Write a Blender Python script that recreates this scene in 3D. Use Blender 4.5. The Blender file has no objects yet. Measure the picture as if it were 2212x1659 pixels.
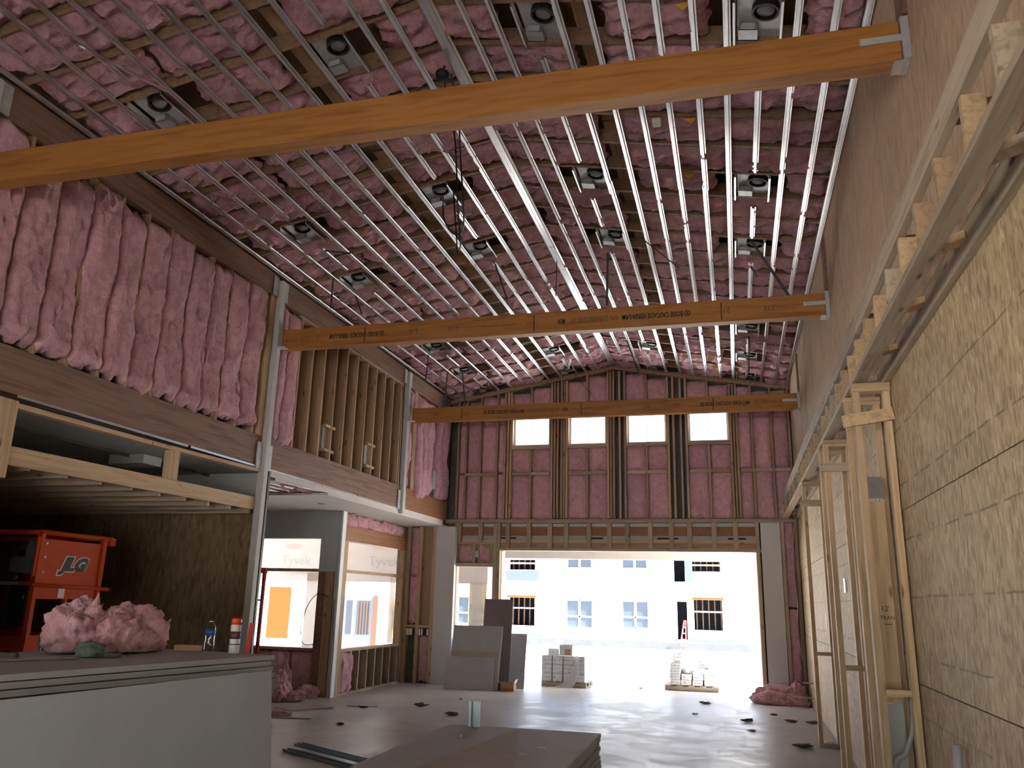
import bpy, bmesh, math, random
from mathutils import Vector, Matrix, noise
random.seed(7)
SC = bpy.context.scene
COL = SC.collection

# ------------------------------------------------------------------ camera
cam_data = bpy.data.cameras.new('camera')
cam_data.sensor_width = 36.0
cam_data.lens = 1764.776 * 36.0 / 2212.0
cam_data.clip_end = 400
cam = bpy.data.objects.new('camera', cam_data)
COL.objects.link(cam)
def _cam_matrix(yaw, pitch, roll, h):
    cy, sy = math.cos(yaw), math.sin(yaw); cp, sp = math.cos(pitch), math.sin(pitch); cr, sr = math.cos(roll), math.sin(roll)
    base = Matrix(((1, 0, 0), (0, 0, -1), (0, 1, 0)))
    Y = Matrix(((cy, 0, sy), (0, 1, 0), (-sy, 0, cy)))
    P = Matrix(((1, 0, 0), (0, cp, -sp), (0, sp, cp)))
    R = Matrix(((cr, -sr, 0), (sr, cr, 0), (0, 0, 1)))
    M = R @ P @ Y @ base
    right, down, fwd = M[0], M[1], M[2]
    return Matrix(((right[0], -down[0], -fwd[0], 0), (right[1], -down[1], -fwd[1], 0), (right[2], -down[2], -fwd[2], h), (0, 0, 0, 1)))
EYE = 1.55
cam.matrix_world = _cam_matrix(.266802, -.260097, .0236928, EYE)
SC.camera = cam

# ------------------------------------------------------------------ sky, sun, exposure
world = bpy.data.worlds.new('sky'); SC.world = world; world.use_nodes = True
nt = world.node_tree; nt.nodes.clear()
sky = nt.nodes.new('ShaderNodeTexSky'); sky.sky_type = 'NISHITA'; sky.sun_disc = False
sky.sun_elevation = math.radians(52); sky.sun_rotation = math.radians(115); sky.air_density = 1.0; sky.dust_density = 1.5
bg = nt.nodes.new('ShaderNodeBackground'); bg.inputs['Strength'].default_value = .9
wo = nt.nodes.new('ShaderNodeOutputWorld')
nt.links.new(sky.outputs[0], bg.inputs[0]); nt.links.new(bg.outputs[0], wo.inputs[0])
sun_d = bpy.data.lights.new('sun', 'SUN'); sun_d.energy = 85.0; sun_d.angle = math.radians(.6); sun_d.color = (1, .97, .92)
sun = bpy.data.objects.new('sun', sun_d); COL.objects.link(sun)
sun.rotation_euler = Vector((-.62, .15, -.95)).to_track_quat('-Z', 'Y').to_euler()   # high sun from behind and right of the photographer
def portal(name, loc, size, direction):
    d = bpy.data.lights.new(name, 'AREA'); d.shape = 'RECTANGLE'; d.size, d.size_y = size; d.cycles.is_portal = True
    o = bpy.data.objects.new(name, d); COL.objects.link(o); o.location = loc
    o.rotation_euler = Vector(direction).to_track_quat('-Z', 'Z').to_euler()
    return o
portal('daylight_portal_door', (-2.03, 15.85, 1.25), (4.8, 2.5), (0, -1, 0))
portal('daylight_portal_back', (-1.5, -4.35, 1.2), (4.9, 2.4), (0, 1, 0))
portal('daylight_portal_side', (-5.75, -1.0, 1.2), (4.4, 2.4), (1, 0, 0))  # unseen side opening, added to light the right wall
portal('daylight_portal_side_window', (-6.5, 14.1, 1.6), (2.4, 1.7), (1, 0, 0))
SC.view_settings.view_transform = 'Standard'; SC.view_settings.look = 'None'
SC.view_settings.gamma = 1.0; SC.view_settings.use_curve_mapping = False
SC.view_settings.exposure = 0.33
SC.cycles.use_adaptive_sampling = True; SC.cycles.adaptive_threshold = .05
SC.cycles.max_bounces = 6; SC.cycles.diffuse_bounces = 4; SC.cycles.glossy_bounces = 3; SC.cycles.transparent_max_bounces = 8

# ------------------------------------------------------------------ materials
MATS = {}
def new_mat(name):
    m = bpy.data.materials.new(name); m.use_nodes = True
    n = m.node_tree.nodes; b = n['Principled BSDF']
    MATS[name] = m
    return m, m.node_tree, b
def N(t, kind, **kw):
    n = t.nodes.new(kind)
    for k, v in kw.items(): setattr(n, k, v)
    return n
def coords(t, scale, rnd=True, loc_rnd=37.0):
    tc = N(t, 'ShaderNodeTexCoord'); src = tc.outputs['Object']
    if rnd:
        oi = N(t, 'ShaderNodeObjectInfo'); ad = N(t, 'ShaderNodeVectorMath', operation='ADD')
        mu = N(t, 'ShaderNodeMath', operation='MULTIPLY'); mu.inputs[1].default_value = loc_rnd
        t.links.new(oi.outputs['Random'], mu.inputs[0]); t.links.new(src, ad.inputs[0]); t.links.new(mu.outputs[0], ad.inputs[1]); src = ad.outputs[0]
    mp = N(t, 'ShaderNodeMapping'); mp.inputs['Scale'].default_value = scale
    t.links.new(src, mp.inputs[0]); return mp.outputs[0]
def ramp(t, fac, stops):
    r = N(t, 'ShaderNodeValToRGB'); e = r.color_ramp.elements
    while len(e) > 1: e.remove(e[-1])
    e[0].position = stops[0][0]; e[0].color = (*stops[0][1], 1)
    for p, c in stops[1:]:
        x = e.new(p); x.color = (*c, 1)
    t.links.new(fac, r.inputs[0]); return r.outputs[0]
def noise_tex(t, vec, scale, detail=4, rough=.55, dist=0.0):
    n = N(t, 'ShaderNodeTexNoise'); n.inputs['Scale'].default_value = scale; n.inputs['Detail'].default_value = detail
    n.inputs['Roughness'].default_value = rough; n.inputs['Distortion'].default_value = dist
    t.links.new(vec, n.inputs['Vector']); return n.outputs['Fac']
def bump(t, b, h, strength, dist):
    bp = N(t, 'ShaderNodeBump'); bp.inputs['Strength'].default_value = strength; bp.inputs['Distance'].default_value = dist
    t.links.new(h, bp.inputs['Height']); t.links.new(bp.outputs[0], b.inputs['Normal'])
def mixc(t, fac, a, b_, mode='MIX'):
    m = N(t, 'ShaderNodeMix', data_type='RGBA', blend_type=mode)
    for s, v in ((m.inputs[0], fac), (m.inputs[6], a), (m.inputs[7], b_)):
        if hasattr(v, 'is_linked'): t.links.new(v, s)
        elif isinstance(v, tuple): s.default_value = (*v, 1)
        else: s.default_value = v
    return m.outputs[2]
def rnd_tone(t, col, amount):
    oi = N(t, 'ShaderNodeObjectInfo'); hs = N(t, 'ShaderNodeHueSaturation')
    mr = N(t, 'ShaderNodeMapRange'); mr.inputs[3].default_value = 1 - amount; mr.inputs[4].default_value = 1 + amount
    t.links.new(oi.outputs['Random'], mr.inputs[0]); t.links.new(mr.outputs[0], hs.inputs['Value']); t.links.new(col, hs.inputs['Color'])
    return hs.outputs[0]
def plain(name, col, rough=.6, metal=0.0, spec=None, var=.0, scale=6, bumps=0.0, tone=0.0):
    m, t, b = new_mat(name)
    b.inputs['Roughness'].default_value = rough; b.inputs['Metallic'].default_value = metal
    if spec is not None: b.inputs['Specular IOR Level'].default_value = spec
    if var or bumps:
        v = coords(t, (1, 1, 1)); f = noise_tex(t, v, scale, 5)
        c = ramp(t, f, [(.3, tuple(x * (1 - var) for x in col)), (.7, tuple(min(1, x * (1 + var)) for x in col))])
        t.links.new(rnd_tone(t, c, tone) if tone else c, b.inputs['Base Color'])
        if bumps: bump(t, b, f, bumps, .01)
    else: b.inputs['Base Color'].default_value = (*col, 1)
    return m
def wood(name, axis, light, dark, knots=True, rough=.7, tone=.14, fine=1.0):
    m, t, b = new_mat(name); b.inputs['Roughness'].default_value = rough
    s = [26.0 * fine, 26.0 * fine, 26.0 * fine]; s[axis] = 1.3
    v = coords(t, tuple(s)); f = noise_tex(t, v, 1.0, 5, .6, .6)
    c = ramp(t, f, [(.28, dark), (.55, light), (.8, tuple(x * .86 for x in light))])
    if knots:
        s2 = [9.0, 9.0, 9.0]; s2[axis] = 2.6
        v2 = coords(t, tuple(s2)); vo = N(t, 'ShaderNodeTexVoronoi'); vo.inputs['Scale'].default_value = 1.0; t.links.new(v2, vo.inputs['Vector'])
        k = ramp(t, vo.outputs['Distance'], [(.06, (.22, .13, .08)), (.16, (1, 1, 1))])
        c = mixc(t, .85, c, k, 'MULTIPLY')
    c = rnd_tone(t, c, tone)
    t.links.new(c, b.inputs['Base Color']); bump(t, b, f, .25, .004)
    return m
PINE_L, PINE_D = (.56, .40, .24), (.36, .235, .125)
for i, a in enumerate('xyz'): wood('pine_' + a, i, PINE_L, PINE_D)
for i, a in enumerate('xyz'): wood('old_pine_' + a, i, (.46, .37, .265), (.28, .215, .15), tone=.2)
for i, a in enumerate('xyz'): wood('brown_pine_' + a, i, (.43, .295, .185), (.27, .17, .10), tone=.16)
wood('chord_brown', 0, (.30, .19, .115), (.18, .105, .06), tone=.12)
wood('beam_orange', 0, (.44, .195, .046), (.27, .10, .02), knots=False, rough=.55, tone=.03, fine=.7)
wood('lvl_brown', 1, (.25, .14, .095), (.12, .063, .043), knots=False, tone=.06, fine=.9)
wood('lvl_reddish', 1, (.33, .15, .072), (.2, .085, .04), knots=False, tone=.06)
wood('plywood_deck', 1, (.42, .30, .17), (.26, .17, .09), knots=False)
plain('ink', (.035, .025, .02), .8)
plain('faded_ink', (.16, .085, .04), .8)

def osb(name, base, dark, lite, axis_u, axis_v, stretch=(9.0, 40.0), lines=0.0, crack=False):
    m, t, b = new_mat(name); b.inputs['Roughness'].default_value = .75
    s = [30.0, 30.0, 30.0]; s[axis_u] = stretch[1]; s[axis_v] = stretch[0]
    cols = []
    for k, rot in enumerate((.35, -.5)):
        v = coords(t, (1, 1, 1)); mp = N(t, 'ShaderNodeMapping'); r3 = [0, 0, 0]; r3[3 - axis_u - axis_v] = rot
        mp.inputs['Rotation'].default_value = r3; mp.inputs['Scale'].default_value = s; mp.inputs['Location'].default_value = (k * 3.3, k * 1.7, k * 5.1)
        t.links.new(v, mp.inputs[0]); vo = N(t, 'ShaderNodeTexVoronoi'); vo.inputs['Scale'].default_value = 1.0; vo.inputs['Randomness'].default_value = 1.0
        t.links.new(mp.outputs[0], vo.inputs['Vector'])
        sp = N(t, 'ShaderNodeSeparateColor'); t.links.new(vo.outputs['Color'], sp.inputs[0]); cols.append(sp.outputs[0])
    c1 = ramp(t, cols[0], [(0, dark), (.35, base), (.7, tuple(x * 1.06 for x in base)), (1, lite)])
    c2 = ramp(t, cols[1], [(0, tuple(x * .75 for x in base)), (.5, base), (1, lite)])
    c = mixc(t, .38, c1, c2)
    big = noise_tex(t, coords(t, (1, 1, 1)), 1.4, 4)
    c = mixc(t, .7, c, ramp(t, big, [(.3, (.78, .76, .74)), (.7, (1.08, 1.06, 1.02))]), 'MULTIPLY')
    if crack:
        s3 = [60.0, 60.0, 60.0]; s3[axis_v] = 1.6
        cr = noise_tex(t, coords(t, tuple(s3)), 1.0, 3, .5)
        c = mixc(t, .7, c, ramp(t, cr, [(.27, (.35, .28, .24)), (.33, (1, 1, 1))]), 'MULTIPLY')
    if lines:
        tc = N(t, 'ShaderNodeTexCoord'); sx = N(t, 'ShaderNodeSeparateXYZ'); t.links.new(tc.outputs['Object'], sx.inputs[0])
        def stripes(out, pitch, w, strength):
            wig = N(t, 'ShaderNodeMath', operation='ADD'); nz = noise_tex(t, coords(t, (1, 1, 1)), 2.2, 2)
            sc = N(t, 'ShaderNodeMath', operation='MULTIPLY'); sc.inputs[1].default_value = .03; t.links.new(nz, sc.inputs[0])
            t.links.new(out, wig.inputs[0]); t.links.new(sc.outputs[0], wig.inputs[1])
            md = N(t, 'ShaderNodeMath', operation='PINGPONG'); md.inputs[1].default_value = pitch; t.links.new(wig.outputs[0], md.inputs[0])
            return ramp(t, md.outputs[0], [(0, (strength,) * 3), (w, (strength,) * 3), (w * 1.9, (1, 1, 1))])
        brk = ramp(t, noise_tex(t, coords(t, (1, 1, 1)), 5, 3), [(.42, (0, 0, 0)), (.5, (1, 1, 1))])
        ln = mixc(t, brk, (1, 1, 1), stripes(sx.outputs[axis_v], .185, .0035, .42))
        ln2 = mixc(t, brk, (1, 1, 1), stripes(sx.outputs[axis_u], .2, .0022, .72))
        c = mixc(t, lines, c, mixc(t, 1.0, ln, ln2, 'MULTIPLY'), 'MULTIPLY')
    c = rnd_tone(t, c, .07)
    t.links.new(c, b.inputs['Base Color']); bump(t, b, cols[0], .25, .003)
    return m
osb('osb_low', (.43, .30, .18), (.25, .165, .09), (.60, .46, .31), 1, 2, stretch=(19, 46), lines=.5)
osb('osb_wall', (.47, .345, .195), (.25, .165, .085), (.68, .54, .35), 1, 2, stretch=(17, 50), lines=.9)
osb('plywood_upper', (.57, .405, .27), (.46, .315, .20), (.66, .49, .345), 1, 2, stretch=(10, 40), crack=True)
osb('osb_dark', (.22, .16, .088), (.13, .09, .048), (.32, .245, .145), 0, 2, stretch=(9, 34))  # OSB with the dim left room's shade put into its colour
def pink(name, col, deep):
    m, t, b = new_mat(name); b.inputs['Roughness'].default_value = 1.0; b.inputs['Specular IOR Level'].default_value = .05
    b.inputs['Sheen Weight'].default_value = .12
    v = coords(t, (1, 1, 1)); a = noise_tex(t, v, 7, 6, .7, 1.2); f = noise_tex(t, v, 42, 5, .7, .8)
    c = ramp(t, a, [(.28, deep), (.52, col), (.75, tuple(min(1, x * 1.18 + .03) for x in col))])
    c = mixc(t, .5, c, ramp(t, f, [(.3, (.7, .62, .63)), (.62, (1.05, 1.05, 1.05))]), 'MULTIPLY')
    t.links.new(rnd_tone(t, c, .08), b.inputs['Base Color'])
    ad = N(t, 'ShaderNodeMath', operation='ADD'); t.links.new(a, ad.inputs[0])
    ml = N(t, 'ShaderNodeMath', operation='MULTIPLY'); ml.inputs[1].default_value = .35; t.links.new(f, ml.inputs[0]); t.links.new(ml.outputs[0], ad.inputs[1])
    bump(t, b, ad.outputs[0], .8, .035)
    return m
pink('pink_fibre', (.73, .43, .485), (.53, .27, .32))
pink('pink_wall_fibre', (.75, .445, .505), (.58, .315, .375))
plain('galvanised', (.78, .80, .82), .28, 1.0, var=.06, scale=14)
plain('galvanised_dull', (.52, .55, .57), .5, .3, var=.1, scale=14)
plain('primer_grey', (.56, .56, .56), .6, 0, var=.05, scale=8)
plain('strap_dark', (.10, .10, .11), .5, .6)
plain('black_can', (.02, .02, .02), .6)
plain('can_inside', (.22, .22, .21), .6)
plain('drywall_grey', (.46, .485, .525), .72, 0, spec=.3, var=.05, scale=3, tone=.10)
plain('drywall_white', (.62, .63, .65), .85, 0, spec=.2, var=.03, scale=3)
plain('drywall_edge', (.42, .42, .40), .9, 0, var=.1, scale=20)
plain('drywall_back', (.46, .43, .39), .85, 0, var=.06, scale=6)
plain('drywall_ceiling', (.66, .63, .60), .9, 0, var=.04, scale=2)
plain('greenboard', (.40, .44, .41), .9, 0, var=.04, scale=3)
plain('drywall_blue', (.50, .56, .64), .6, 0, spec=.2, var=.05, scale=3)
plain('mauve_board', (.235, .20, .215), .8, 0, var=.05, scale=4)
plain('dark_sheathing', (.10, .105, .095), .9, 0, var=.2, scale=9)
plain('housewrap', (.36, .30, .27), .7, 0, var=.05, scale=4)
plain('wrap_print', (.295, .25, .23), .8)
plain('wrap_print_red', (.42, .24, .21), .8)
plain('wrap_tape', (.42, .36, .20), .7)
plain('lift_orange', (.62, .075, .014), .6, 0, spec=.2, var=.06, scale=9)
plain('lift_dark', (.015, .015, .017), .6)
plain('lift_grey', (.17, .21, .23), .5)
plain('chrome', (.85, .85, .85), .15, 1.0)
plain('white_paint', (.8, .8, .8), .5)
plain('yellow_tag', (.72, .42, .04), .7)
plain('decal_black', (.035, .032, .02), .6)
plain('decal_gold', (.55, .42, .10), .5)
plain('white_siding', (.82, .82, .80), .8)
plain('pale_wrap_blue', (.075, .095, .12), .8, spec=.1)

plain('window_glass_far', (.033, .046, .064), .4, 0, spec=.15)
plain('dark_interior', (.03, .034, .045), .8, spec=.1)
plain('orange_flash', (.13, .032, .007), .8, spec=.1)
plain('brown_post', (.06, .035, .025), .8, spec=.1)
plain('red_ladder', (.42, .03, .025), .6)
plain('concrete_kerb', (.46, .45, .44), .9, 0, var=.08, scale=5)
plain('dark_kerb', (.055, .06, .068), .9, 0, var=.1, scale=2, spec=.1)  # dark grey concrete of the facing building's foundation
plain('carton_white', (.70, .69, .70), .7, 0, var=.04, scale=6)
plain('carton_band', (.30, .31, .34), .7)
plain('carton_brown', (.45, .30, .18), .8, 0, var=.08, scale=8)
plain('box_orange', (.48, .16, .06), .7)
plain('blue_cap', (.02, .10, .42), .4)
plain('spray_red', (.75, .07, .02), .35)
plain('spray_white', (.66, .70, .73), .4)
plain('spray_dark', (.12, .05, .05), .5)
plain('steel_plate', (.42, .43, .44), .45, .7, var=.12, scale=18)
plain('green_rag', (.17, .23, .20), .9, 0, var=.25, scale=30, bumps=.6)
plain('debris_dark', (.15, .13, .12), .9, 0, var=.3, scale=20)
plain('debris_tan', (.42, .36, .28), .9, 0, var=.12, scale=9)
plain('cable_grey', (.42, .42, .43), .5)
plain('cable_black', (.03, .03, .032), .5)
plain('blue_steel', (.34, .43, .48), .4, .35, var=.05)
plain('dark_tube', (.04, .04, .05), .5)

def glass_mat(name, tint, gloss):
    m = bpy.data.materials.new(name); m.use_nodes = True; t = m.node_tree; t.nodes.clear(); MATS[name] = m
    o = N(t, 'ShaderNodeOutputMaterial'); tr = N(t, 'ShaderNodeBsdfTransparent'); tr.inputs[0].default_value = (*tint, 1)
    gl = N(t, 'ShaderNodeBsdfGlossy'); gl.inputs['Roughness'].default_value = .03
    fr = N(t, 'ShaderNodeLayerWeight'); pw = N(t, 'ShaderNodeMath', operation='POWER'); pw.inputs[1].default_value = 4.0; t.links.new(fr.outputs['Facing'], pw.inputs[0])
    mr = N(t, 'ShaderNodeMath', operation='MULTIPLY_ADD'); mr.inputs[1].default_value = .45 * gloss; mr.inputs[2].default_value = .035 * gloss; t.links.new(pw.outputs[0], mr.inputs[0])
    mx = N(t, 'ShaderNodeMixShader'); t.links.new(mr.outputs[0], mx.inputs[0]); t.links.new(tr.outputs[0], mx.inputs[1]); t.links.new(gl.outputs[0], mx.inputs[2]); t.links.new(mx.outputs[0], o.inputs[0])
glass_mat('pane_glass', (.95, .97, .97), 1.0)
glass_mat('clear_plastic', (.86, .89, .92), 2.0)
def film_mat(name, col, alpha):
    m = bpy.data.materials.new(name); m.use_nodes = True; t = m.node_tree; t.nodes.clear(); MATS[name] = m
    o = N(t, 'ShaderNodeOutputMaterial'); tr = N(t, 'ShaderNodeBsdfTransparent'); df = N(t, 'ShaderNodeBsdfTranslucent'); df.inputs[0].default_value = (*col, 1)
    d2 = N(t, 'ShaderNodeBsdfDiffuse'); d2.inputs[0].default_value = (*col, 1); ad = N(t, 'ShaderNodeMixShader'); ad.inputs[0].default_value = .5
    mx = N(t, 'ShaderNodeMixShader'); mx.inputs[0].default_value = alpha
    t.links.new(df.outputs[0], ad.inputs[1]); t.links.new(d2.outputs[0], ad.inputs[2]); t.links.new(tr.outputs[0], mx.inputs[1]); t.links.new(ad.outputs[0], mx.inputs[2]); t.links.new(mx.outputs[0], o.inputs[0])
film_mat('stretch_film', (.85, .85, .88), .35)
film_mat('torn_wrap', (.80, .74, .70), .8)
film_mat('sticker_blue', (.35, .80, .85), .45)
def concrete():
    m, t, b = new_mat('concrete_floor')
    v = coords(t, (1, 1, 1), rnd=False); a = noise_tex(t, v, .55, 6, .62, .4); f = noise_tex(t, v, 6, 6, .65); st = noise_tex(t, v, 1.9, 5, .7, 1.0)
    c = ramp(t, a, [(.3, (.36, .35, .345)), (.55, (.47, .455, .445)), (.75, (.54, .53, .52))])
    c = mixc(t, .55, c, ramp(t, f, [(.3, (.82, .82, .82)), (.7, (1.06, 1.06, 1.06))]), 'MULTIPLY')
    c = mixc(t, .8, c, ramp(t, st, [(.33, (.72, .71, .70)), (.46, (1, 1, 1))]), 'MULTIPLY')
    t.links.new(c, b.inputs['Base Color'])
    r = ramp(t, st, [(.3, (.34, .34, .34)), (.62, (.5, .5, .5))]); t.links.new(r, b.inputs['Roughness']); bump(t, b, f, .05, .003)
concrete()
def dirt():
    m, t, b = new_mat('pale_dirt'); v = coords(t, (1, 1, 1), rnd=False); a = noise_tex(t, v, .8, 6, .65); f = noise_tex(t, v, 9, 5, .7)
    c = ramp(t, a, [(.3, (.50, .47, .43)), (.7, (.64, .61, .57))]); c = mixc(t, .6, c, ramp(t, f, [(.32, (.7, .68, .64)), (.6, (1.05, 1.05, 1.05))]), 'MULTIPLY')
    t.links.new(c, b.inputs['Base Color']); b.inputs['Roughness'].default_value = 1; bump(t, b, f, .6, .05)
dirt()
def carton_print():
    m, t, b = new_mat('carton_print'); tc = N(t, 'ShaderNodeTexCoord'); sx = N(t, 'ShaderNodeSeparateXYZ'); t.links.new(tc.outputs['Object'], sx.inputs[0])
    w = N(t, 'ShaderNodeMath', operation='PINGPONG'); w.inputs[1].default_value = .032; t.links.new(sx.outputs[2], w.inputs[0])
    nz = noise_tex(t, coords(t, (30, 30, 60)), 1.0, 2)
    k = ramp(t, w.outputs[0], [(.008, (.30, .30, .33)), (.013, (.74, .73, .74))]); n2 = ramp(t, nz, [(.45, (0, 0, 0)), (.5, (1, 1, 1))])
    t.links.new(mixc(t, n2, k, (.74, .73, .74)), b.inputs['Base Color']); b.inputs['Roughness'].default_value = .7
carton_print()

# ------------------------------------------------------------------ helpers
BOXES = {}
ORG = {}
def link(o, parent=None, pos=(0, 0, 0)):
    COL.objects.link(o); pos = Vector(pos)
    if parent is not None:
        o.parent = parent; o.location = pos - ORG.get(parent.name, Vector((0, 0, 0)))
        if parent.parent is not None or parent.type == 'MESH': pass
    else: o.location = pos
    ORG[o.name] = pos.copy() if (parent is not None or o.type == 'MESH') else Vector((0, 0, 0))
    return o
def tag(o, label=None, cat=None, group=None, kind=None):
    if label: o['label'] = label
    if cat: o['category'] = cat
    if group: o['group'] = group
    if kind: o['kind'] = kind
    return o
def thing(name, label=None, cat=None, loc=(0, 0, 0), rotz=0.0, group=None, kind=None):
    o = bpy.data.objects.new(name, None); o.empty_display_size = .1; COL.objects.link(o); o.location = loc; o.rotation_euler = (0, 0, rotz)
    ORG[o.name] = Vector((0, 0, 0)); return tag(o, label, cat, group, kind)
def box_mesh(sx, sy, sz, mat, bev=0.0):
    key = (round(sx, 3), round(sy, 3), round(sz, 3), mat, bev)
    if key in BOXES: return BOXES[key]
    bm = bmesh.new(); bmesh.ops.create_cube(bm, size=1.0)
    for v in bm.verts: v.co = Vector((v.co.x * sx, v.co.y * sy, v.co.z * sz))
    if bev: bmesh.ops.bevel(bm, geom=list(bm.edges), offset=bev, segments=1, affect='EDGES')
    me = bpy.data.meshes.new('box'); bm.to_mesh(me); bm.free(); me.materials.append(MATS[mat]); BOXES[key] = me; return me
def box(name, x0, x1, y0, y1, z0, z1, mat, parent=None, bev=0.0, rot=None):
    """box given in the frame of its thing"""
    me = box_mesh(abs(x1 - x0), abs(y1 - y0), abs(z1 - z0), mat, bev)
    o = bpy.data.objects.new(name, me); link(o, parent, ((x0 + x1) / 2, (y0 + y1) / 2, (z0 + z1) / 2))
    if rot: o.rotation_euler = rot
    return o
def bar(name, p0, p1, w, h, mat, parent=None, up=(0, 0, 1), bev=0.0):
    """rectangular bar from p0 to p1; w across, h along up"""
    p0, p1 = Vector(p0), Vector(p1); d = p1 - p0; L = d.length; y = d.normalized(); u = Vector(up)
    x = y.cross(u)
    if x.length < 1e-4: x = y.cross(Vector((1, 0, 0)))
    x.normalize(); z = x.cross(y)
    me = box_mesh(w, L, h, mat, bev); o = bpy.data.objects.new(name, me); link(o, parent, (p0 + p1) / 2)
    o.rotation_euler = Matrix((x, y, z)).transposed().to_euler(); return o
def mesh_obj(name, verts, faces, mat, parent=None, pos=(0, 0, 0), smooth=False):
    me = bpy.data.meshes.new(name); me.from_pydata([tuple(v) for v in verts], [], faces); me.update()
    if isinstance(mat, str): me.materials.append(MATS[mat])
    if smooth:
        for p in me.polygons: p.use_smooth = True
    o = bpy.data.objects.new(name, me); return link(o, parent, pos)
def from_bm(name, bm, mat, parent=None, pos=(0, 0, 0), smooth=False):
    bmesh.ops.recalc_face_normals(bm, faces=bm.faces[:])
    me = bpy.data.meshes.new(name); bm.to_mesh(me); bm.free(); me.materials.append(MATS[mat])
    if smooth:
        for p in me.polygons: p.use_smooth = True
    o = bpy.data.objects.new(name, me); return link(o, parent, pos)
def prism(name, pts, thick, mat, parent=None, axis='y', pos=(0, 0, 0)):
    """polygon pts (a,b) extruded along axis by thick: axis y -> (a, t, b); axis x -> (t, a, b); axis z -> (a, b, t)"""
    f = {'y': lambda a, b, t: (a, t, b), 'x': lambda a, b, t: (t, a, b), 'z': lambda a, b, t: (a, b, t)}[axis]
    bm = bmesh.new(); v0 = [bm.verts.new(f(a, b, 0)) for a, b in pts]; v1 = [bm.verts.new(f(a, b, thick)) for a, b in pts]
    n = len(pts); bm.faces.new(v0); bm.faces.new(v1[::-1])
    for i in range(n): bm.faces.new((v0[i], v0[(i + 1) % n], v1[(i + 1) % n], v1[i]))
    return from_bm(name, bm, mat, parent, pos)
def tube(name, pts, r, mat, parent=None, sides=8, smooth=True, caps=True):
    pts = [Vector(p) for p in pts]; bm = bmesh.new(); rings = []
    prev = None
    for i, p in enumerate(pts):
        d = (pts[min(i + 1, len(pts) - 1)] - pts[max(i - 1, 0)]).normalized()
        a = d.orthogonal().normalized() if prev is None else (prev - d * prev.dot(d)).normalized()
        prev = a; b = d.cross(a)
        rr = r[i] if isinstance(r, (list, tuple)) else r
        rings.append([bm.verts.new(p + (a * math.cos(2 * math.pi * k / sides) + b * math.sin(2 * math.pi * k / sides)) * rr) for k in range(sides)])
    for i in range(len(rings) - 1):
        for k in range(sides): bm.faces.new((rings[i][k], rings[i][(k + 1) % sides], rings[i + 1][(k + 1) % sides], rings[i + 1][k]))
    if caps: bm.faces.new(rings[0][::-1]); bm.faces.new(rings[-1])
    return from_bm(name, bm, mat, parent, (0, 0, 0), smooth)
def spline(pts, n=6):
    pts = [Vector(p) for p in pts]; out = []
    for i in range(len(pts) - 1):
        p0, p1, p2, p3 = pts[max(i - 1, 0)], pts[i], pts[i + 1], pts[min(i + 2, len(pts) - 1)]
        for k in range(n):
            t = k / n; out.append(.5 * ((2 * p1) + (p2 - p0) * t + (2 * p0 - 5 * p1 + 4 * p2 - p3) * t * t + (3 * p1 - p0 - 3 * p2 + p3) * t ** 3))
    out.append(pts[-1]); return out
def lathe(name, prof, mat, parent=None, pos=(0, 0, 0), seg=16, smooth=True):
    bm = bmesh.new(); rings = [[bm.verts.new((r * math.cos(2 * math.pi * k / seg), r * math.sin(2 * math.pi * k / seg), z)) for k in range(seg)] for r, z in prof]
    for i in range(len(rings) - 1):
        for k in range(seg): bm.faces.new((rings[i][k], rings[i][(k + 1) % seg], rings[i + 1][(k + 1) % seg], rings[i + 1][k]))
    bm.faces.new(rings[0][::-1]); bm.faces.new(rings[-1])
    return from_bm(name, bm, mat, parent, pos, smooth)
def lettering(name, body, size, mat, parent, pos, rot, offset=0.0, shear=0.0, extrude=.0006, squash=1.0):
    cu = bpy.data.curves.new(name, 'FONT'); cu.body = body; cu.size = size; cu.extrude = extrude; cu.offset = offset; cu.shear = shear; cu.resolution_u = 2
    cu.align_x = 'CENTER'; cu.align_y = 'CENTER'
    tmp = bpy.data.objects.new(name, cu); COL.objects.link(tmp); bpy.context.view_layer.update()
    me = bpy.data.meshes.new_from_object(tmp.evaluated_get(bpy.context.evaluated_depsgraph_get()))
    bpy.data.objects.remove(tmp); me.materials.clear(); me.materials.append(MATS[mat])
    o = bpy.data.objects.new(name, me); link(o, parent, pos); o.rotation_euler = rot; o.scale = (squash, 1, 1); return o
def fbm(p, oct=4, h=.9): return noise.fractal(p, h, 2.1, oct)
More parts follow.
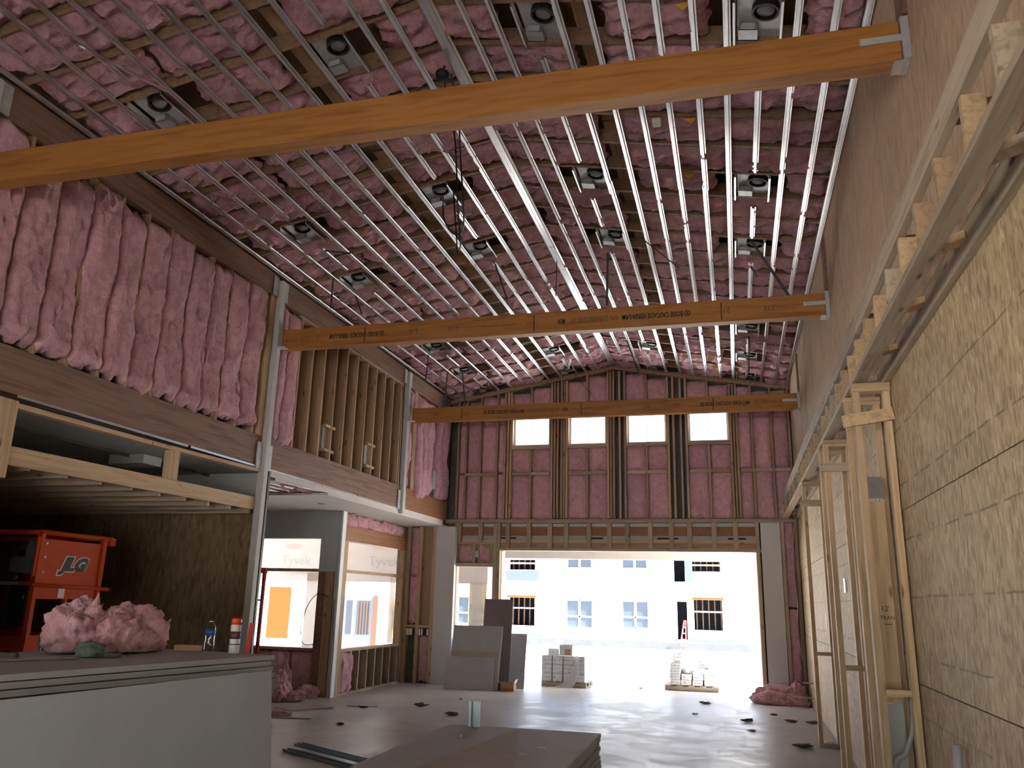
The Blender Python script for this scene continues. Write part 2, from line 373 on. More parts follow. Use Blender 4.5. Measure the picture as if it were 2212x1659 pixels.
def batt_mesh(L, W, T, seed, nu, nv, rough=.03, mat='pink_fibre', ragged=.02, foot=0.0, soft=1.0):
    """fluffy batt: u along x 0..L, v along y -W/2..W/2, bulging to +z from the back at z=0"""
    off = Vector((seed * 13.7, seed * 7.3, seed * 3.1)); vs = []; fs = []
    for i in range(nu + 1):
        for j in range(nv + 1):
            u, v = i / nu, j / nv
            e = min(1, (min(v, 1 - v) * 2 + .02) * 2.0) ** .45; eu = min(1, (min(u, 1 - u) * L / .10 + .05)) ** .5
            p = Vector((u * L * 4.0 * soft, v * W * 9.0 * soft, 0)) + off
            n1 = fbm(p, 5); n2 = fbm(p * 3.1 + Vector((5, 5, 5)), 3)
            n3 = noise.noise(Vector((u * L * 1.6, v * W * 2.0, 4)) + off)
            h = T * e * eu * (.74 + .28 * n3) + rough * n1 * 1.3 * e + rough * .6 * n2
            if foot and u < .10: h += foot * (1 - u / .10) * (.3 + .7 * abs(n3))
            x = u * L; y = (v - .5) * W
            if i in (0, nu): x += ragged * (fbm(Vector((v * W * 14, 3, 1)) + off, 3)) * (2.0 if foot else 1.2)
            if j in (0, nv): y += ragged * .7 * fbm(Vector((u * L * 7 * soft, 9, 2)) + off, 3)
            vs.append((x, y, max(.004, h)))
    w = nv + 1
    for i in range(nu):
        for j in range(nv): fs.append((i * w + j, (i + 1) * w + j, (i + 1) * w + j + 1, i * w + j + 1))
    loop = [i * w for i in range(nu + 1)] + [nu * w + j for j in range(1, nv + 1)] + [i * w + nv for i in range(nu - 1, -1, -1)] + [j for j in range(nv - 1, 0, -1)]
    b0 = len(vs)
    for k in loop: vs.append((vs[k][0], vs[k][1], 0.0))
    n = len(loop)
    for k in range(n): fs.append((loop[k], b0 + k, b0 + (k + 1) % n, loop[(k + 1) % n]))
    fs.append(tuple(range(b0 + n - 1, b0 - 1, -1)))
    me = bpy.data.meshes.new('batt'); me.from_pydata(vs, [], fs); me.update(); me.materials.append(MATS[mat])
    bm = bmesh.new(); bm.from_mesh(me); bmesh.ops.recalc_face_normals(bm, faces=bm.faces[:]); bm.to_mesh(me); bm.free()
    for p in me.polygons: p.use_smooth = True
    return me
def place_axes(name, me, origin, ux, vy, parent):
    """instance of a mesh with its x axis along ux, y along vy"""
    ux = Vector(ux).normalized(); vy = Vector(vy).normalized(); n = ux.cross(vy)
    o = bpy.data.objects.new(name, me); link(o, parent, origin); o.rotation_euler = Matrix((ux, vy, n)).transposed().to_euler(); return o
def ordinal(n): return ['first', 'second', 'third', 'fourth', 'fifth', 'sixth', 'seventh', 'eighth', 'ninth', 'tenth', 'eleventh', 'twelfth', 'thirteenth', 'fourteenth', 'fifteenth', 'sixteenth', 'seventeenth', 'eighteenth', 'nineteenth', 'twentieth'][n - 1] if n <= 20 else '%dth' % n
# ------------------------------------------------------------------ the setting: shell
XL, XR, D = -5.56, 1.10, 15.6
RX = -2.18
def zc(x): return 6.10 - .171 * abs(x - RX)
floor = tag(box('floor', -10.2, 1.3, -4.3, 15.75, -.2, 0, 'concrete_floor'), kind='structure')
box('door_apron', -6.4, 1.5, 15.75, 17.4, -.2, -.002, 'concrete_floor', floor)
def ground_mesh():
    vs, fs = [], []; ys = [-70, -20, -4.3, 17.4, 22, 28, 34, 40, 46, 60, 130]; xs = [-90, -50, -25, -15, -8, -2, 4, 12, 30, 90]
    for y in ys:
        for x in xs:
            z = -.10 if y < 18 else -.10 - .6 * min(1, (y - 17) / 27)
            vs.append((x, y, z))
    w = len(xs)
    for i in range(len(ys) - 1):
        for j in range(w - 1): fs.append((i * w + j, i * w + j + 1, (i + 1) * w + j + 1, (i + 1) * w + j))
    return mesh_obj('ground', vs, fs, 'pale_dirt')
tag(ground_mesh(), kind='structure')

# right wall: core plus sheets
wall_right = tag(box('wall_right', 1.116, 1.28, -4.3, 15.75, 0, 6.0, 'osb_dark'), kind='structure')
for r in range(3):
    z0, z1 = r * 1.1, (r + 1) * 1.1
    y = -4.3 + (0 if r % 2 else -1.1)
    while y < 15.6:
        a, b_ = max(y, -4.3), min(y + 2.2, 15.6)
        if b_ - a > .1: box('osb_sheet', 1.10, 1.115, a + .003, b_ - .003, z0 + .003, z1 - .003, 'osb_wall' if r else 'osb_low', wall_right)
        y += 2.2
y = -4.3
k = 0
while y < 15.5:
    b_ = min(y + 1.1, 15.6)
    m = 'plywood_upper'
    box('plywood_sheet', 1.10, 1.115, y + .004, b_ - .004, 3.304, 5.62, m, wall_right)
    y += 1.1
for yy in (4.45, 8.86, 13.3):
    box('pocket_post', 1.075, 1.0995, yy - .02, yy + .16, 4.88, 5.5, 'lvl_brown', wall_right)
for i in range(7):      # stuck insulation tufts on the upper sheets
    pass
# ceiling: deck, chords, braces, batts, channels
ceiling = tag(mesh_obj('ceiling', [(-10, -4.4, 5.75), (XL - .1, -4.4, zc(XL) + .34), (RX, -4.4, zc(RX) + .34), (1.3, -4.4, zc(1.3) + .34), (-10, 15.9, 5.75), (XL - .1, 15.9, zc(XL) + .34), (RX, 15.9, zc(RX) + .34), (1.3, 15.9, zc(1.3) + .34),
    (-10, -4.4, 6.05), (RX, -4.4, 6.8), (1.3, -4.4, 6.3), (-10, 15.9, 6.05), (RX, 15.9, 6.8), (1.3, 15.9, 6.3)],
    [(0, 1, 5, 4), (1, 2, 6, 5), (2, 3, 7, 6), (8, 11, 12, 9), (9, 12, 13, 10), (0, 4, 11, 8), (3, 10, 13, 7), (0, 8, 9, 2, 1), (2, 9, 10, 3), (4, 5, 6, 12, 11), (6, 7, 13, 12)], 'plywood_deck'), kind='structure')
BAY = .507; Y0 = 5.38 - BAY / 2
kmin, kmax = -5, 21
LIGHT_K = (0, 5, 8, 14, 17, 20)
for k in range(kmin, kmax + 2):
    yk = Y0 + k * BAY
    if yk > 15.55: continue
    for s in (0, 1):
        xa, xb = (XL + .02, RX) if s == 0 else (RX, 1.09)
        bar('truss_chord', (xa, yk, zc(xa) + .115), (xb, yk, zc(xb) + .115), .038, .14, 'chord_brown', ceiling)
for xb in (-3.42, -.98):    # long braces over the chords seen in the gaps between batts
    for j in range(6):
        ya = 2.6 + j * 2.2
        box('brace_board', xb - .075, xb + .075, ya, min(ya + 2.17, 15.5), zc(xb) + .19, zc(xb) + .228, 'pine_y', ceiling)
var = {}
def ceiling_batt(L, i):
    key = (round(L, 1), i % 7)
    if key not in var: var[key] = batt_mesh(key[0], .475, .115, len(var) + 2, max(8, int(key[0] * 26)), 14, rough=.056, ragged=.04)
    return var[key]
cnt = 0
for k in range(kmin, kmax):
    yc = Y0 + (k + .5) * BAY
    if k == 20: yc = 15.43
    if k in LIGHT_K: segs = [(-5.52, -5.05), (-4.42, -3.58), (-2.66, -2.19), (-2.17, -1.68), (-.88, -.02), (.66, 1.08)]
    else: segs = [(-5.52, -4.52), (-4.52, -3.56), (-3.30, -2.19), (-2.17, -1.09), (-.89, .11), (.11, 1.09)]
    for a, b_ in segs:
        j = random.uniform(-.05, .05); L = round(b_ - a + random.uniform(-.04, .02), 1)
        left = a < RX - .02
        cnt += 1
        # local x along -x on the left so that the bulge points down
        zt = .136 + random.uniform(-.015, .015)
        if left: o = place_axes('insulation_batt', ceiling_batt(L, cnt), (b_, yc, zc(b_) + zt), (-1, 0, -.171), (0, 1, 0), ceiling)
        else: o = place_axes('insulation_batt', ceiling_batt(L, cnt), (b_, yc, zc(b_) + zt), (-1, 0, .171), (0, 1, 0), ceiling)
# galvanised hat channels running the length of the hall
def hat_mesh(L, w=.027, wide=False):
    pr = [(-w, .0), (-w * .62, .0), (-w * .42, -.021), (w * .42, -.021), (w * .62, 0), (w, 0)]
    if wide: pr = [(-.062, 0), (-.045, -.012), (-.040, -.022), (-.004, -.022), (0, -.012), (.004, -.022), (.040, -.022), (.045, -.012), (.062, 0)]
    bm = bmesh.new(); n = max(2, int(L / .5)); rows = []
    for i in range(n + 1):
        y = L * i / n; rows.append([bm.verts.new((x, y, z)) for x, z in pr] + [bm.verts.new((x, y, z + .002)) for x, z in pr[::-1]])
    m = len(rows[0])
    for i in range(n):
        for q in range(m): bm.faces.new((rows[i][q], rows[i][(q + 1) % m], rows[i + 1][(q + 1) % m], rows[i + 1][q]))
    bm.faces.new(rows[0][::-1]); bm.faces.new(rows[-1])
    bmesh.ops.recalc_face_normals(bm, faces=bm.faces[:])
    me = bpy.data.meshes.new('channel'); bm.to_mesh(me); bm.free(); me.materials.append(MATS['galvanised']); return me
CH_L = [-2.47, -2.72, -2.98, -3.23, -3.47, -3.73, -3.97, -4.23, -4.51, -4.73, -4.98, -5.24, -5.47]
CH_R = [-1.90, -1.65, -1.38, -1.13, -.88, -.63, -.38, -.13, .11, .35, .61, .86, 1.06]
cuts = [5.38, 7.915, 9.436, 12.478, 14.0, 15.52]
for x in CH_L + CH_R + [RX]:
    if x in (-1.38, .35, -2.98, -4.73):
        segs = []; ya = 2.0
        for c in cuts:
            segs.append((ya, c - (.42 if x != .35 else .36))); ya = c + .40
    else:
        brk = random.choice((6.2, 7.1, 8.0, 10.4, 11.5)); segs = [(1.6, brk), (brk - .1, brk + 3.66), (brk + 3.56, 15.5)]
    for q, (ya, yb) in enumerate(segs):
        if yb - ya < .2: continue
        tilt = random.uniform(-.006, .006)
        sl = -.171 if x > RX + .01 else (.171 if x < RX - .01 else 0)
        place_axes('hat_channel', hat_mesh(yb - ya, wide=(x == RX)), (x + tilt, ya, zc(x) + .012 + (.004 if q % 2 else 0)), (1, 0, sl), (0, 1, 0), ceiling)
# recessed light housings
def housing(x, y, r, c, lab):
    t = thing('recessed_light', lab, 'light housing', (x, y, zc(x)), 0, 'recessed light housings between the trusses')
    t.rotation_euler = (0, math.atan(-(-.171 if x < RX else .171)) if False else (math.atan(.171) if x > RX else -math.atan(.171)), 0)
    box('mounting_plate', -.155, .155, -.235, .235, .085, .09, 'galvanised_dull', t)
    box('junction_box', -.14, .0, .09, .20, .03, .083, 'steel_plate', t)
    box('junction_box_cover', -.12, -.02, .065, .069, .025, .075, 'galvanised_dull', t)
    bm = bmesh.new(); seg = 20; rings = []
    for rr, z in ((.098, .082), (.098, .03), (.082, .03), (.082, .078)): rings.append([bm.verts.new((.05 + rr * math.cos(2 * math.pi * q / seg), -.10 + rr * math.sin(2 * math.pi * q / seg), z)) for q in range(seg)])
    for i in range(3):
        for q in range(seg): bm.faces.new((rings[i][q], rings[i][(q + 1) % seg], rings[i + 1][(q + 1) % seg], rings[i + 1][q]))
    bm.faces.new(rings[3]); rim = from_bm('can_rim', bm, 'black_can', t)
    lathe('lamp_socket', [(.062, 0), (.066, .02), (.03, .03)], 'can_inside', rim, (.05, -.10, .045), 14)
    for s in (-1, 1): box('hanger_bar', s * .168 - .008, s * .168 + .008, -.245, .245, .0, .05, 'galvanised', t)
    return t
ROWN = ['nearest row, in front of the first beam', 'second row, beyond the first beam', 'third row, before the middle beam', 'row just beyond the middle beam', 'second row beyond the middle beam', 'row right against the far wall']
COLN = ['leftmost', 'second from left', 'third from left', 'rightmost']
for r, y in enumerate(cuts):
    for c, x in enumerate((-4.76, -3.06, -1.32, .33)):
        if r == 3 and c in (1, 2): continue
        if r == 5: y = 15.30
        housing(x, y if r != 0 else 5.38, r, c, 'recessed light housing, %s in the %s' % (COLN[c], ROWN[r]))
# ------------------------------------------------------------------ left upper wall
wall_left = thing('wall_left', kind='structure')
SEGY = [(-4.3, 4.34), (4.47, 8.74), (8.87, 13.14), (13.27, 15.58)]
for i, (a, b_) in enumerate(SEGY):
    box('lower_header', XL - .13, XL, a, b_, 3.075, 3.445, 'lvl_brown' if i < 3 else 'lvl_reddish', wall_left)
    box('upper_header', XL - .13, XL, a, b_, 5.255, 5.56, 'lvl_brown', wall_left)
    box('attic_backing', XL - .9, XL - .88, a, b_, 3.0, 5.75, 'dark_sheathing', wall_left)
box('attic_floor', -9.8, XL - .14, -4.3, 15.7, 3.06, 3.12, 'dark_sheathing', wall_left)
SB = .365
ys = [8.52 - SB * i for i in range(24)]
for i, yy in enumerate(ys):
    box('stud', XL - .14, XL - .004, yy - .019, yy + .019, 3.447, 5.253, 'brown_pine_z', wall_left)
    if i and i < 18:
        me = batt_mesh(1.74 + random.uniform(-.06, .06), .41, .18, 60 + i, 64, 20, rough=.030, mat='pink_wall_fibre', ragged=.042, foot=.07, soft=.75)
        o = place_axes('insulation_batt', me, (XL - .085 + random.uniform(-.012, .012), yy + SB / 2 - .0, 3.49 + random.uniform(-.03, .02)), (0, random.uniform(-.02, .02), 1), (0, 1, 0), wall_left)
        o.rotation_euler = Matrix((Vector((0, 0, 1)), Vector((0, -1, 0)), Vector((1, 0, 0)))).transposed().to_euler()
box('stud', XL - .14, XL + .005, 8.62, 8.72, 3.447, 5.253, 'pine_z', wall_left)
box('cavity_pipe', XL - .10, XL - .07, 8.56, 8.60, 3.447, 4.4, 'cable_black', wall_left)
def wall_batt(y0, y1, z0, z1, seed, T=.14, xo=-.07):
    me = batt_mesh(z1 - z0, y1 - y0, T, seed, int((z1 - z0) * 30), 10, rough=.026, mat='pink_wall_fibre', ragged=.035, foot=.04, soft=.6)
    o = place_axes('insulation_batt', me, (XL + xo, (y0 + y1) / 2, z0), (0, 0, 1), (0, -1, 0), wall_left); return o
wall_batt(8.93, 9.10, 3.46, 5.25, 91); wall_batt(9.10, 9.40, 3.42, 5.22, 92, .16)
for i in range(11):     # open deep studs
    yy = 9.46 + i * .352
    box('open_stud', XL - .235, XL - .003, yy - .019, yy + .019, 3.447, 5.253, 'brown_pine_z', wall_left)
box('open_stud', XL - .235, XL - .003, 13.04, 13.08, 3.447, 5.253, 'brown_pine_z', wall_left)
box('stud_top_plate', XL - .235, XL - .003, 9.4, 13.1, 5.215, 5.253, 'brown_pine_y', wall_left)
box('back_rail', XL - .5, XL - .46, 9.3, 13.1, 4.98, 5.10, 'brown_pine_y', wall_left)
box('back_rail', XL - .5, XL - .46, 9.3, 13.1, 4.34, 4.42, 'brown_pine_y', wall_left)
box('back_panel', XL - .52, XL - .501, 9.3, 10.6, 3.45, 4.36, 'brown_pine_z', wall_left)
box('back_panel', XL - .52, XL - .501, 10.9, 13.1, 3.45, 4.36, 'brown_pine_z', wall_left)
for yy in (10.51, 11.92):
    box('duct_boot', XL - .20, XL - .06, yy - .15, yy + .13, 3.60, 3.90, 'concrete_kerb', wall_left)
    box('boot_block', XL - .20, XL - .01, yy - .15, yy + .135, 3.905, 3.945, 'pine_y', wall_left)
    box('boot_block', XL - .20, XL - .01, yy - .15, yy + .135, 3.555, 3.595, 'pine_y', wall_left)
wall_batt(13.30, 13.52, 3.46, 5.25, 93)
box('stud', XL - .14, XL + .01, 13.58, 13.74, 3.447, 5.253, 'brown_pine_z', wall_left)
for q, (a, b_) in enumerate(((13.78, 14.05), (14.04, 14.30), (14.30, 14.62), (14.85, 15.20), (15.18, 15.56))): wall_batt(a, b_, 3.34 if q < 2 else 3.46, 5.24, 94 + q, .17)
box('duct_boot', XL - .1, XL + .02, 14.66, 14.83, 3.60, 3.95, 'concrete_kerb', wall_left)
box('cavity_panel', XL - .1, XL - .02, 14.63, 14.85, 3.447, 3.58, 'dark_sheathing', wall_left)
for a, b_ in ((5.15, 7.35), (7.4, 8.70), (8.9, 10.3), (10.35, 11.3), (11.5, 13.1)):
    box('edge_bead', XL + .001, XL + .012, a, b_, 3.052, 3.074, 'galvanised', wall_left)
# steel posts with brackets
for i, (yy, lab) in enumerate(((8.805, 'grey steel post standing left of the middle beam'), (13.205, 'grey steel post standing left of the far beam'), (4.405, 'grey steel post head at the left edge, beside the nearest beam'))):
    t = thing('steel_post', lab, 'post', (XL + .02, yy, 0), 0, 'steel posts along the left wall')
    z0 = 0 if i == 0 else (2.97 if i == 1 else 3.08)
    box('shaft', -.045, .045, -.05, .05, z0, 5.50, 'primer_grey', t, .008)
    for s in (-1, 1):
        box('lower_bracket', -.012, .004, s * .062 - (.0 if s > 0 else .10), s * .062 + (.10 if s > 0 else 0), 3.04, 3.36, 'galvanised_dull', t)
        box('upper_bracket', -.012, .004, s * .062 - (.0 if s > 0 else .11), s * .062 + (.11 if s > 0 else 0), 5.26, 5.52, 'galvanised_dull', t)
        for zb in (3.12, 3.2, 3.28): box('bolt', .004, .010, s * .11 - .008, s * .11 + .008, zb - .008, zb + .008, 'galvanised', t)
    box('beam_seat', .046, .058, -.058, .058, 4.60, 4.86, 'primer_grey', t)
    box('beam_seat_shelf', .046, .15, -.058, .058, 4.588, 4.599, 'primer_grey', t)
    if i == 0:
        box('side_channel', -.04, .05, .06, .10, 0, 3.03, 'dark_tube', t)
        box('shaft_base', -.09, .09, -.09, .09, 0, .02, 'primer_grey', t)
# three laminated beams across the hall
def cross_beam(y, lab, text, flip):
    t = thing('laminated_beam', lab, 'beam', (0, y, 4.60), 0, 'laminated beams across the hall')
    x0, x1 = XL + .085, 1.055
    tim = box('timber', x0, x1, -.0, .135, 0, .255, 'beam_orange', t, .006)
    box('hanger_strap', x1 - .22, x1 + .04, -.004, -.0005, .12, .165, 'galvanised_dull', t)
    box('hanger_plate', x1 + .002, x1 + .043, -.02, .155, -.005, .27, 'galvanised_dull', t)
    box('hanger_seat', x1 - .05, x1 + .002, -.003, .138, -.008, -.0005, 'galvanised', t)
    R = (math.pi / 2, 0, 0) if not flip else (math.pi / 2, math.pi, 0)
    for s, x, (xa, xb, hh), m, off in text:
        o = lettering('print', s, hh, m, tim, (x, -.0012, .125), R, offset=off); w = o.dimensions.x if o.dimensions.x > 0 else 1
        xsv = [v.co.x for v in o.data.vertices]; o.scale = ((xb - xa) / max(.01, max(xsv) - min(xsv)), 1, 1)
    return t
cross_beam(4.46, 'nearest orange laminated beam, plain faced, across the upper photo', [], False)
B = 'BOISE CASCADE VERSA-LAM'; LV = 'LVL  2.1E-3100 / 2150 SYP'
def fit(s, xa, xb, m, off, h=.085): return (s, (xa + xb) / 2, (xa, xb, h), m, off)
t2 = cross_beam(8.86, 'middle orange laminated beam with upside-down black print', [fit(LV, -5.43, -4.96, 'faded_ink', 0), fit(B, -4.82, -4.16, 'ink', .002), fit('2.1E', -3.75, -3.63, 'faded_ink', .001), fit('2.1E', -3.24, -3.12, 'faded_ink', .001),
    fit('PLANT 10  01/22/17  TSN  1632', -2.82, -2.13, 'faded_ink', 0, .045), fit('APA', -1.89, -1.79, 'ink', .002), fit(LV, -1.74, -1.19, 'faded_ink', .001), fit(B, -1.13, -.45, 'ink', .0025), fit('2.1E', -.05, .06, 'faded_ink', .001), fit('2.1E', .42, .54, 'faded_ink', .001)], True)
t3 = cross_beam(13.3, 'farthest orange laminated beam, printed upright, above the four high windows', [fit('2.1E', -5.07, -4.97, 'faded_ink', .001), fit('2.1E', -4.52, -4.42, 'faded_ink', .001), fit(B, -4.06, -3.41, 'ink', .0025), fit(LV, -3.34, -2.79, 'faded_ink', .001), fit('APA', -2.74, -2.63, 'ink', .002), fit('10602', -2.6, -2.47, 'faded_ink', 0, .05),
    fit('PLANT 10  01/22/17  TSN', -2.36, -1.71, 'faded_ink', 0, .045), fit('2.1E', -1.36, -1.26, 'faded_ink', .001), fit('2.1E', -.87, -.77, 'faded_ink', .001), fit(B, -.36, .33, 'ink', .0025), fit('LVL  2.1E-3100 / 2150 S', .39, .93, 'faded_ink', .001)], False)
def stamp(t, x):     # round maker's mark beside the name
    bm = bmesh.new(); rr = [[bm.verts.new((x + r * math.cos(2 * math.pi * k / 16), -.0014, .125 + r * math.sin(2 * math.pi * k / 16))) for k in range(16)] for r in (.034, .024)]
    for k in range(16): bm.faces.new((rr[0][k], rr[0][(k + 1) % 16], rr[1][(k + 1) % 16], rr[1][k]))
    from_bm('maker_mark', bm, 'ink', t); box('maker_mark', x - .008, x + .008, -.0016, -.0003, .108, .142, 'ink', t)
stamp(t2, -4.11); stamp(t2, -.40); stamp(t3, -4.11); stamp(t3, -.41)
for t, xs in ((t2, (-4.34, -2.17, -.03)), (t3, (-4.54, -2.41, -.24))):
    for x in xs: box('saw_mark', x - .006, x + .006, -.0015, -.0002, .02, .22, 'ink', t)
# ------------------------------------------------------------------ far wall
wall_far = thing('wall_far', kind='structure')
def fbox(name, x0, x1, z0, z1, mat, y0=D, y1=D + .14): return box(name, x0, x1, y0, y1, z0, z1, mat, wall_far)
# sheathing behind the studs, in pieces around the openings
ys0, ys1 = D + .141, D + .16
def sheath(x0, x1, z0, z1): box('outer_sheathing', x0, x1, ys0, ys1, z0, z1, 'dark_sheathing', wall_far)
WIN = [(-4.22, -3.47), (-3.08, -2.34), (-1.93, -1.18), (-.76, -.02)]
WZ0, WZ1 = 4.57, 5.27
edges = [-5.7] + [v for w in WIN for v in w] + [1.3]
for i in range(0, len(edges), 2): sheath(edges[i], edges[i + 1], WZ0, WZ1)
sheath(-5.7, 1.3, WZ1, 6.4); sheath(-5.7, 1.3, 2.52, WZ0)
sheath(-5.7, -5.33, 0, 2.52); sheath(-4.56, -4.42, 0, 2.52); sheath(-5.33, -4.56, 2.2, 2.52); sheath(-5.33, -4.56, 0, .8); sheath(.36, 1.3, 0, 2.52)
def fstud(x, z0, z1, w=.038, m='brown_pine_z'): return fbox('stud', x - w / 2, x + w / 2, z0, z1, m, D + random.uniform(-.002, .004))
singles = [-5.37, -5.20, -4.90, -4.55, .40, .75, 1.06]
doubles = [(-4.40, -4.24), (-3.44, -3.28), (-3.24, -3.10), (-2.32, -2.17), (-2.09, -1.95), (-1.16, -1.02), (-.92, -.78), (0.0, .15)]
for x in singles: fstud(x, 3.12, zc(x) - .045)
for a, b_ in doubles:
    n = 3 if b_ - a > .14 else 2
    for q in range(n): fstud(a + .02 + q * (b_ - a - .04) / max(1, n - 1), 3.12, min(zc(a), zc(b_)) - .045, m=random.choice(('brown_pine_z', 'old_pine_z', 'pine_z')))
for a, b_ in WIN:
    mid = (a + b_) / 2
    fbox('window_sill_plate', a - .02, b_ + .02, WZ0 - .075, WZ0 - .002, 'old_pine_x')
    fbox('window_head_plate', a - .02, b_ + .02, WZ1, WZ1 + .07, 'brown_pine_x')
    fstud(mid, 3.12, WZ0 - .078); fstud(mid, WZ1 + .07, zc(mid) - .045)
    fbox('stud', a - .018, a - .001, WZ0, WZ1, 'pine_z'); fbox('stud', b_ + .001, b_ + .018, WZ0, WZ1, 'pine_z')
for s in (0, 1):
    xa, xb = (XL, RX) if s == 0 else (RX, 1.1)
    for dz in (.055, .012): bar('top_plate', (xa, D + .07, zc(xa) + dz - .03), (xb, D + .07, zc(xb) + dz - .03), .14, .04, 'brown_pine_x', wall_far)
allx = sorted(singles + [v for d in doubles for v in d] + [(a + b_) / 2 for a, b_ in WIN])
for a, b_ in zip(allx[:-1], allx[1:]):
    if b_ - a > .17:
        fbox('fire_block', a + .02, b_ - .02, 3.965 + random.uniform(-.008, .008), 4.03, random.choice(('old_pine_x', 'brown_pine_x')))
fbox('sole_plate', -5.56, 1.09, 3.035, 3.105, 'old_pine_x', D - .004)
# batts of the far wall
fvar = {}
def far_batt(x0, x1, z0, z1):
    if x1 - x0 < .1 or z1 - z0 < .1: return
    key = (round(x1 - x0, 2), round(z1 - z0, 1), random.randint(0, 1))
    if key not in fvar: fvar[key] = batt_mesh(key[1], key[0], .07, 200 + len(fvar), max(6, int(key[1] * 16)), 8, rough=.02, mat='pink_wall_fibre', ragged=.01)
    place_axes('insulation_batt', fvar[key], ((x0 + x1) / 2, D + .10, z0 + .01), (0, 0, 1), (-1, 0, 0), wall_far)
bays = []
xs = sorted([(x - .019, x + .019) for x in singles] + doubles + [((a + b_) / 2 - .019, (a + b_) / 2 + .019) for a, b_ in WIN])
for (a0, a1), (b0, b1) in zip(xs[:-1], xs[1:]):
    if b0 - a1 < .09: continue
    mid = (a1 + b0) / 2; win = any(w0 - .03 < mid < w1 + .03 for w0, w1 in WIN)
    far_batt(a1, b0, 3.11, 3.96)
    far_batt(a1, b0, 4.03, WZ0 - .08 if win else 5.0)
    top = min(zc(a1), zc(b0)) - .07
    far_batt(a1, b0, WZ1 + .08 if win else 5.0, top)
# windows
for i, (a, b_) in enumerate(WIN):
    w = tag(thing('window_%d' % (i + 1), loc=((a + b_) / 2, D + .10, WZ0)), kind='structure'); h = (b_ - a) / 2; H_ = WZ1 - WZ0
    box('window_frame', -h, -h + .035, 0, .05, 0, H_, 'white_paint', w); box('window_frame', h - .035, h, 0, .05, 0, H_, 'white_paint', w)
    box('window_frame', -h, h, 0, .05, 0, .03, 'white_paint', w); box('window_frame', -h, h, 0, .05, H_ - .03, H_, 'white_paint', w)
    box('muntin', -.004, .004, .02, .03, .03, H_ - .03, 'cable_grey', w)
    box('pane', -h + .035, -.004, .022, .026, .03, H_ - .03, 'pane_glass', w); box('pane', .004, h - .035, .022, .026, .03, H_ - .03, 'pane_glass', w)
    sx, sz = ((-.30, .10), (-.30, .12), (-.20, .48), (-.18, .22))[i]
    box('sticker', sx, sx + .15, .018, .0215, sz, sz + .08, 'sticker_blue', w)
# header over the wide door and its cripples
fbox('head_plate', -4.56, .50, 2.505, 2.562, 'old_pine_x', D - .004)
crip = [-5.28, -4.84, -4.28, -3.86, -3.44, -3.12, -2.68, -2.29, -1.95, -1.52, -1.13, -.80, -.36, .02]
for x in crip: fbox('cripple_stud', x - .042, x + .042, 2.563 if x > -4.7 else 2.64, 3.033, 'old_pine_z', D - .002)
fbox('king_stud', -4.565, -4.50, 0, 3.033, 'old_pine_z', D - .003); fbox('king_stud', -4.495, -4.43, 0, 3.033, 'old_pine_z', D - .003)
fbox('king_stud', .37, .43, 0, 3.033, 'old_pine_z', D - .003)
for z0, z1, m, y0 in ((2.965, 3.03, 'drywall_white', D + .09), (2.80, 2.965, 'lvl_reddish', D + .06), (2.72, 2.80, 'drywall_grey', D + .09), (2.66, 2.72, 'pine_x', D + .05), (2.563, 2.66, 'brown_pine_x', D + .05)):
    fbox('header_band', -5.3, .43, z0, z1, m, y0, D + .14)
for a, b_ in ((-4.42, -4.13), (-2.75, -2.42), (-1.40, -1.02), (-.12, .20)): box('header_slot', a, b_, D + .082, D + .0895, 2.735, 2.765, 'dark_interior', wall_far)
# narrow window left of the door
fbox('stud', -5.36, -5.30, 0, 3.033, 'old_pine_z', D - .003)
fbox('narrow_head_plate', -5.30, -4.57, 2.19, 2.262, 'old_pine_x', D - .003); fbox('narrow_block', -5.30, -4.57, 2.62, 2.665, 'old_pine_x')
fbox('stud', -4.99, -4.92, 2.264, 2.62, 'old_pine_z'); fbox('stud', -4.62, -4.57, 2.264, 2.62, 'old_pine_z')
far_batt(-5.30, -4.99, 2.264, 2.62); far_batt(-4.92, -4.62, 2.264, 2.62)
box('junction_box', -4.93, -4.86, D - .01, D + .05, 2.37, 2.49, 'galvanised_dull', wall_far)
fbox('narrow_sill_plate', -5.30, -4.57, .76, .80, 'old_pine_x'); far_batt(-5.30, -4.92, .04, .76); far_batt(-4.92, -4.58, .04, .76)
# white board panels either side and the right corner bay
fbox('white_board', .455, .79, 0, 3.03, 'drywall_white', D - .012, D + .02)
fbox('stud', .80, .86, 0, 3.033, 'old_pine_z', D - .003); fbox('stud', 1.03, 1.09, 0, 3.033, 'brown_pine_z', D + .0); far_batt(.86, 1.03, .02, 1.55); far_batt(.86, 1.03, 1.55, 3.03)
# torn house wrap round the openings
def torn(name, x0, x1, z0, z1, y, seed, side):
    n = 14; vs = []; 
    for i in range(n + 1):
        z = z0 + (z1 - z0) * i / n; e = x1 + side * .04 * fbm(Vector((i * .7, seed, 0)), 3)
        vs += [(x0, y, z), (e, y - .01, z), (e, y - .004, z), (x0, y + .006, z)]
    fs = []
    for i in range(n):
        a = i * 4; b2 = a + 4
        for q in range(4): fs.append((a + q, a + (q + 1) % 4, b2 + (q + 1) % 4, b2 + q))
    return mesh_obj(name, vs, fs, 'torn_wrap', wall_far)
torn('torn_wrap_edge', -4.43, -4.36, .9, 2.5, D + .13, 3, 1); torn('torn_wrap_edge', .37, .28, .3, 2.5, D + .13, 5, -1); torn('torn_wrap_edge', -4.56, -4.62, .9, 2.19, D + .13, 8, -1)
